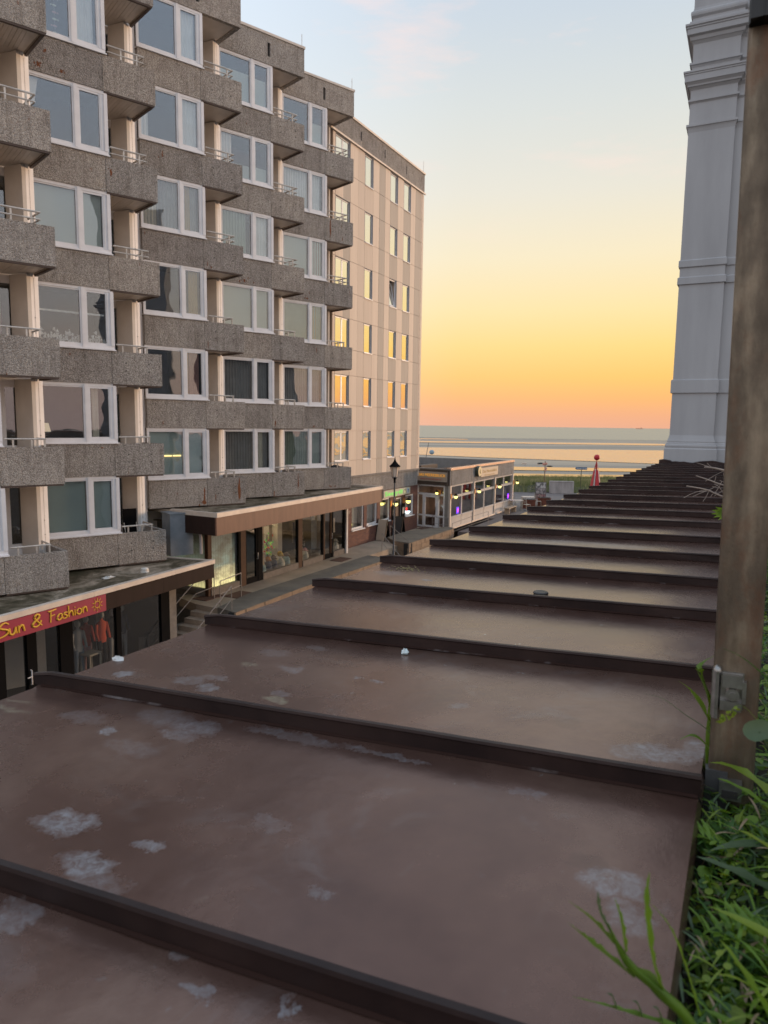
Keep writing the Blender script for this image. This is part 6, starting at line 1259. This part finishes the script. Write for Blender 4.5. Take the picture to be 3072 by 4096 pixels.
def pinnate(mb, b, d, L_, m, rg, pairs=9):
    b = Vector(b); d = Vector(d).normalized(); tip = b + d * L_ - Vector((0, 0, .25 * L_)); P_ = bez(b, tip, .12 * L_, (0, 0), pairs + 1); s_ = d.cross(Vector((0, 0, 1))).normalized()
    leaf_strip(mb, P_, lambda t: .0012, m)
    for i in range(1, len(P_)):
        l_ = L_ * .26 * math.sin(math.pi * (i / len(P_)) * .8 + .5)
        for sg_ in (-1, 1):
            q = P_[i] + (s_ * sg_ + d * .7) * l_ + Vector((0, 0, rg.uniform(-.2, .3) * l_)); leaf_strip(mb, bez(P_[i], q, 0, (0, 0), 4), lambda t: l_ * .17 * math.sin(math.pi * min(1, t + .08)), m, .2)
            for g in (.4, .7):
                q2 = P_[i].lerp(q, g); leaf_strip(mb, [q2, q2 + (d * .9 + s_ * sg_ * .3) * l_ * .35], lambda t: l_ * .07 * (1 - t * .7), m, .1)
rg = random.Random(77)
def bedpt(u_, v_, z): q = FRf @ Vector((v_, -u_, z)); return q
GRP = 'weeds growing along the edge of the copper roof'
def weed(kind, u_, v_, s_, lab):
    lab = lab + (', in the near corner' if v_ < .75 else ', below the post' if v_ < 1.15 else ', level with the post foot' if v_ < 1.5 else ', beyond the post')
    p = bedpt(u_, v_, -.655); F = T(*p); t = thing('weed', lab, 'plant', F, GRP); mb = MB(); o_ = Vector((0, 0, 0))
    if kind == 'blade':
        for i in range(rg.randint(7, 11)):
            a = rg.uniform(0, 6.28); e_ = rg.uniform(.35, 1.3); d = Vector((math.cos(a) * math.cos(e_), math.sin(a) * math.cos(e_), math.sin(e_))); blade_leaf(mb, o_ + d * .01, d, s_ * rg.uniform(.6, 1.1), s_ * .045, rg.uniform(.1, .35), rg.choice((0, 0, 2, 3)), rg.choice((0, 5)))
    elif kind == 'rosette':
        for st in range(rg.randint(4, 6)):
            a = rg.uniform(0, 6.28); top = Vector((math.cos(a) * .35, math.sin(a) * .35, 1)) * s_ * rg.uniform(.5, 1.0); mb.tube(bez(o_, top, 0, (0, 0), 4), .0015, 4, 0)
            for i in range(10):
                q = top * rg.uniform(.45, 1.0); a2 = rg.uniform(0, 6.28); n_ = (math.cos(a2) * .6, math.sin(a2) * .6, 1); round_leaf(mb, q + Vector((math.cos(a2), math.sin(a2), .1)) * s_ * rg.uniform(.04, .15), n_, s_ * rg.uniform(.04, .075), rg.choice((2, 2, 0, 1)), rg)
    elif kind == 'fern':
        for i in range(rg.randint(5, 8)):
            a = rg.uniform(0, 6.28); e_ = rg.uniform(.3, 1.0); pinnate(mb, o_, (math.cos(a) * math.cos(e_), math.sin(a) * math.cos(e_), math.sin(e_)), s_ * rg.uniform(.7, 1.1), rg.choice((0, 1, 0)), rg)
    elif kind == 'grass':
        for i in range(rg.randint(14, 22)):
            a = rg.uniform(0, 6.28); e_ = rg.uniform(.7, 1.45); d = Vector((math.cos(a) * math.cos(e_), math.sin(a) * math.cos(e_), math.sin(e_))); blade_leaf(mb, o_ + d * .01, d, s_ * rg.uniform(.6, 1.2), .0028, rg.uniform(.1, .5), rg.choice((0, 2, 3, 4)))
    put('foliage', mb.mesh('foliage', LM), t, F)
LB = {'blade': 'clump of pointed green leaves right of the roof', 'rosette': 'small round leaved weed right of the roof', 'fern': 'feathery fern like weed right of the roof', 'grass': 'tuft of thin grass right of the roof'}
spots = []
for i in range(120):
    v_ = rg.uniform(.40, 1.9) if i < 92 else rg.uniform(1.9, 4.6)
    lo_ = .0 if v_ < 1.1 else .10
    u_ = rg.uniform(lo_, .50) if v_ < 2.2 else rg.uniform(.18, .8)
    k = ('rosette', 'fern', 'blade', 'grass', 'rosette', 'fern', 'blade')[i % 7]; weed(k, u_, v_, rg.uniform(.07, .13) * (1.25 if k == 'grass' else 1) * (1.2 if u_ > .25 else .85), LB[k])
for (u_, v_, s_) in ((.16, 1.02, .26), (.12, .9, .2), (.22, .86, .24), (.34, .95, .3), (.14, 1.2, .24), (.24, .98, .24), (.10, .74, .17), (.20, .70, .18), (.30, .80, .24), (.30, 1.15, .26), (.16, 1.45, .22), (.26, 1.6, .26), (.36, 1.35, .3)):
    weed('blade', u_, v_, s_, 'tall clump of upright strap leaves')
for (u_, v_, s_) in ((.05, 1.10, .13), (.09, 1.2, .15), (.13, .9, .16), (.06, .85, .11), (.2, .86, .15), (.12, .6, .13)):
    weed('fern', u_, v_, s_, 'lush feathery weed close to the roof edge')
for (u_, v_) in ((.015, 1.08), (.01, .98), (.02, .9), (.01, .80), (.02, .70), (.015, .62)):
    weed('rosette', u_, v_, .085, 'pale green rosette weed touching the roof edge')
mb = MB()      # low creeping cover
for i in range(24000):
    v_ = .3 + 4.5 * rg.random() ** 1.5; u_ = -.022 + .85 * rg.random() ** 1.25 * min(1, .3 + v_ * .5); z = -.655 + rg.random() ** .9 * .085 * min(1.3, .65 + u_ * 3); p = bedpt(u_, v_, z); a = rg.uniform(0, 6.28); n_ = (math.cos(a) * .7, math.sin(a) * .7, 1); s_ = rg.uniform(.003, .009)
    if rg.random() < .36: round_leaf(mb, p, n_, s_ * 1.25, rg.choice((1, 1, 0, 0, 3, 2)), rg)
    else: d = Vector((math.cos(a), math.sin(a), rg.uniform(.1, .9))).normalized(); blade_leaf(mb, p, d, s_ * 6.5, s_ * .26, .2, rg.choice((1, 1, 0, 0, 2, 3, 3, 4)))
me = mb.mesh('ground_cover', LM); put('ground_cover', me, kind='stuff', label='low tangle of creeping leaves between the bigger weeds', cat='ground cover')
# the thistle-like weed reaching over the roof in front
HF = T(.30, .56, -.60); t = thing('thistle_shoot', 'branching green shoot with narrow toothed leaves reaching over the nearest roof panel', 'plant', HF)
def hleaf(name, pts, w_, m, parent, lob=0, taper=1.0):
    w_ *= HW
    mb = MB(); P_ = smooth_pts([tuple(p) for p in pts], 6); leaf_strip(mb, P_, lambda q: w_ * max(.12, (1 - q ** 2.2 * taper)) * (.6 + .4 * math.sin(math.pi * min(1, q + .1))), 0, .45, lob); put(name, mb.mesh(name, m), parent, T(0, 0, 0))
HW = 1.7
stem = [(.33, .55, -.66), (.28, .56, -.527), (.247, .565, -.489), (.218, .568, -.463), (.20, .572, -.429)]
mb = MB(); mb.tube(smooth_pts(stem, 4), [.006] * 5 + [.005] * 4 + [.0038] * 4 + [.0028, .0018, .0010, .0004], 7); put('stem', mb.mesh('stem', LG1), t, T(0, 0, 0))
hleaf('leaf', stem[1:], .0052, LG1, t, 3)
for pts, w_ in (([(.225, .567, -.478), (.194, .569, -.453), (.178, .571, -.44), (.16, .553, -.415)], .0028), ([(.206, .57, -.448), (.187, .572, -.427), (.16, .556, -.397)], .0027), ([(.204, .571, -.44), (.193, .573, -.42), (.191, .575, -.402)], .0026), ([(.216, .569, -.455), (.211, .572, -.426), (.206, .575, -.408)], .0026), ([(.252, .565, -.495), (.239, .568, -.459), (.234, .574, -.413), (.236, .577, -.385)], .0030), ([(.31, .62, -.56), (.294, .622, -.51), (.279, .627, -.474), (.26, .63, -.451)], .0022), ([(.33, .63, -.61), (.299, .633, -.588), (.249, .635, -.572), (.224, .636, -.565), (.192, .637, -.557)], .0022)):
    hleaf('leaf', pts, w_, rg.choice((LG1, LG4, LG1)), t, 7, .9)
for q in ((.26, .635, -.575), (.235, .636, -.568), (.28, .634, -.580)):
    hleaf('leaf', [q, (q[0] - .004, q[1], q[2] + .012), (q[0] - .010, q[1], q[2] + .016)], .002, LG4, t)
HW = 1.15
HF = T(.57, 1.16, -.62); t = thing('dandelion_weed', 'weed with long strap leaves leaning out left of the rusty post', 'plant', HF)
for pts, w_, m in (([(.585, 1.19, -.63), (.567, 1.166, -.517), (.552, 1.17, -.479), (.521, 1.155, -.438), (.498, 1.147, -.42)], .0075, LG1), ([(.585, 1.19, -.62), (.567, 1.168, -.496), (.558, 1.173, -.453), (.545, 1.178, -.42), (.539, 1.179, -.408)], .0085, LG1), ([(.575, 1.18, -.53), (.564, 1.172, -.462), (.547, 1.178, -.415), (.553, 1.18, -.398), (.571, 1.182, -.387)], .006, LG1), ([(.58, 1.17, -.57), (.565, 1.162, -.547), (.548, 1.164, -.53), (.531, 1.165, -.524), (.514, 1.164, -.53)], .0065, LG1), ([(.58, 1.18, -.60), (.572, 1.17, -.50), (.570, 1.175, -.44)], .007, LG2), ([(.58, 1.18, -.57), (.565, 1.165, -.519), (.522, 1.169, -.488), (.483, 1.173, -.461), (.448, 1.174, -.453)], .0022, LG4)):
    hleaf('leaf', pts, w_, m, t, 0 if w_ < .003 else 2, .85)
t = thing('grass_blade_tuft', 'grass blades crossing in front of the post clamp', 'plant', T(.62, .97, -.6))
for pts, w_ in (([(.66, .96, -.62), (.60, .96, -.45), (.547, .964, -.357), (.529, .966, -.336), (.504, .969, -.317), (.479, .97, -.306)], .0048), ([(.64, .95, -.62), (.60, .955, -.47), (.545, .956, -.416), (.53, .958, -.406), (.514, .96, -.39), (.50, .96, -.386), (.492, .96, -.395)], .0014)): hleaf('leaf', pts, w_, LG2 if w_ > .003 else LG1, t, 0, .9)
mb = MB(); 
for i in range(26):
    f_ = i / 26; round_leaf(mb, (.478 + .022 * f_ + rg.uniform(-.004, .004), .958, -.405 + .018 * f_ - rg.random() * .008), (rg.uniform(-1, 1), -1, rg.uniform(-1, 1)), .0028, 0, rg)
put('seed_head', mb.mesh('seed_head', LG3), t, T(0, 0, 0))
HF = T(.55, .93, -.60); t = thing('round_leaf_weed', 'weed with one big round leaf right beside the post', 'plant', HF)
mb = MB(); k = 16; cc = Vector((.522, .937, -.414)); n_ = Vector((-.25, -1, .75)).normalized(); a = n_.cross(Vector((0, 0, 1))).normalized(); b_ = n_.cross(a); V_ = [cc]
for j in (.5, 1.0):
    for i in range(k): th = 6.283 * i / k; q = j * .0175 * (1 + .12 * math.sin(th * 2 + 1)) * (1 - .25 * max(0, math.cos(th - 2.0)) ** 6); V_.append(cc + a * q * math.cos(th) * 1.15 + b_ * q * math.sin(th) + n_ * (.005 * j * j))
mb.add(V_, [(0, 1 + i, 1 + (i + 1) % k) for i in range(k)] + [(1 + i, 1 + k + i, 1 + k + (i + 1) % k, 1 + (i + 1) % k) for i in range(k)], 0, True); put('leaf', mb.mesh('leaf', LG4), t, T(0, 0, 0))
mb = MB(); mb.tube(smooth_pts([(.60, .95, -.62), (.575, .945, -.5), tuple(cc)]), .0018, 5); put('stem', mb.mesh('stem', LG4), t, T(0, 0, 0))
# pale sticks and a leaf sprig further along the roof edge
t = thing('dead_branch', 'bare pale branch with fine twigs poking over the far roof from the right', 'branch', T(1.3, 2.6, -.26))
for i, (pts, rd) in enumerate((([(1.42, 2.59, -.30), (1.229, 2.59, -.241), (1.183, 2.592, -.221), (1.107, 2.594, -.208)], .004), ([(1.55, 2.89, -.27), (1.376, 2.894, -.224), (1.33, 2.896, -.208), (1.273, 2.899, -.19)], .004), ([(1.65, 3.2, -.21), (1.523, 3.202, -.182), (1.478, 3.203, -.173), (1.44, 3.2, -.170)], .006))):
    mb = MB(); P_ = smooth_pts(pts, 3); mb.tube(P_, [rd * (1 - .45 * j / len(P_)) for j in range(len(P_))], 6)
    put('branch', mb.mesh('branch', rough_mat('bleached_wood', (.34, .27, .22), (.24, .19, .16), 20, .8, .1, .001)), t, T(0, 0, 0))
    mb = MB()
    for j in range(9):
        p = Vector(pts[0]).lerp(Vector(pts[2]), rg.uniform(.3, 1)); q = p + Vector((rg.uniform(-.09, .03), 0, rg.uniform(-.05, .05))); mb.tube(bez(p, q, rg.uniform(-.01, .01), (0, 0), 4), .0011, 4)
    put('fine_twig', mb.mesh('fine_twig', MATS['bleached_wood']), t, T(0, 0, 0))
t = thing('leaf_sprig', 'small jagged green leaf sprig by the post above the middle roof panels', 'plant', T(.95, 1.99, -.26)); mb = MB()
for i in range(9):
    a = 1.6 + i * .42; p = Vector((.965, 1.985, -.232)); q = p + Vector((math.cos(a) * .05, -.01, math.sin(a) * .026)); leaf_strip(mb, bez(p, q, 0, (0, 0), 4), lambda s_: .006 * math.sin(math.pi * min(1, s_ + .1)), 0, .2, 0, Vector((0, -1, 0)))
mb.tube([(.965, 1.985, -.232), (1.05, 2.0, -.40), (1.08, 2.0, -.64)], .0015, 4); put('leaves', mb.mesh('sprig_leaves', LG1), t, T(0, 0, 0))
# black netting planter behind the post
FN2 = frame((1.375, 2.45), 117, -.66); t = thing('black_planter', 'black netted planter half hidden right of the rusty post', 'planter', FN2)
mb = MB(); mb.prism([(0.03, 0), (.5, 0), (.5, .3), (.03, .3)], 0, .24); mb.box(0, .55, -.03, .33, .24, .50); mb.box(-.01, .56, -.04, .34, .42, .44, 1); put('box', mb.mesh('planter_box', [rough_mat('black_netting', (.008, .009, .009), (.05, .052, .055), 30, .5, .6, .01, lo=.55, hi=.62, rnd=False), STEEL]), t, FN2)
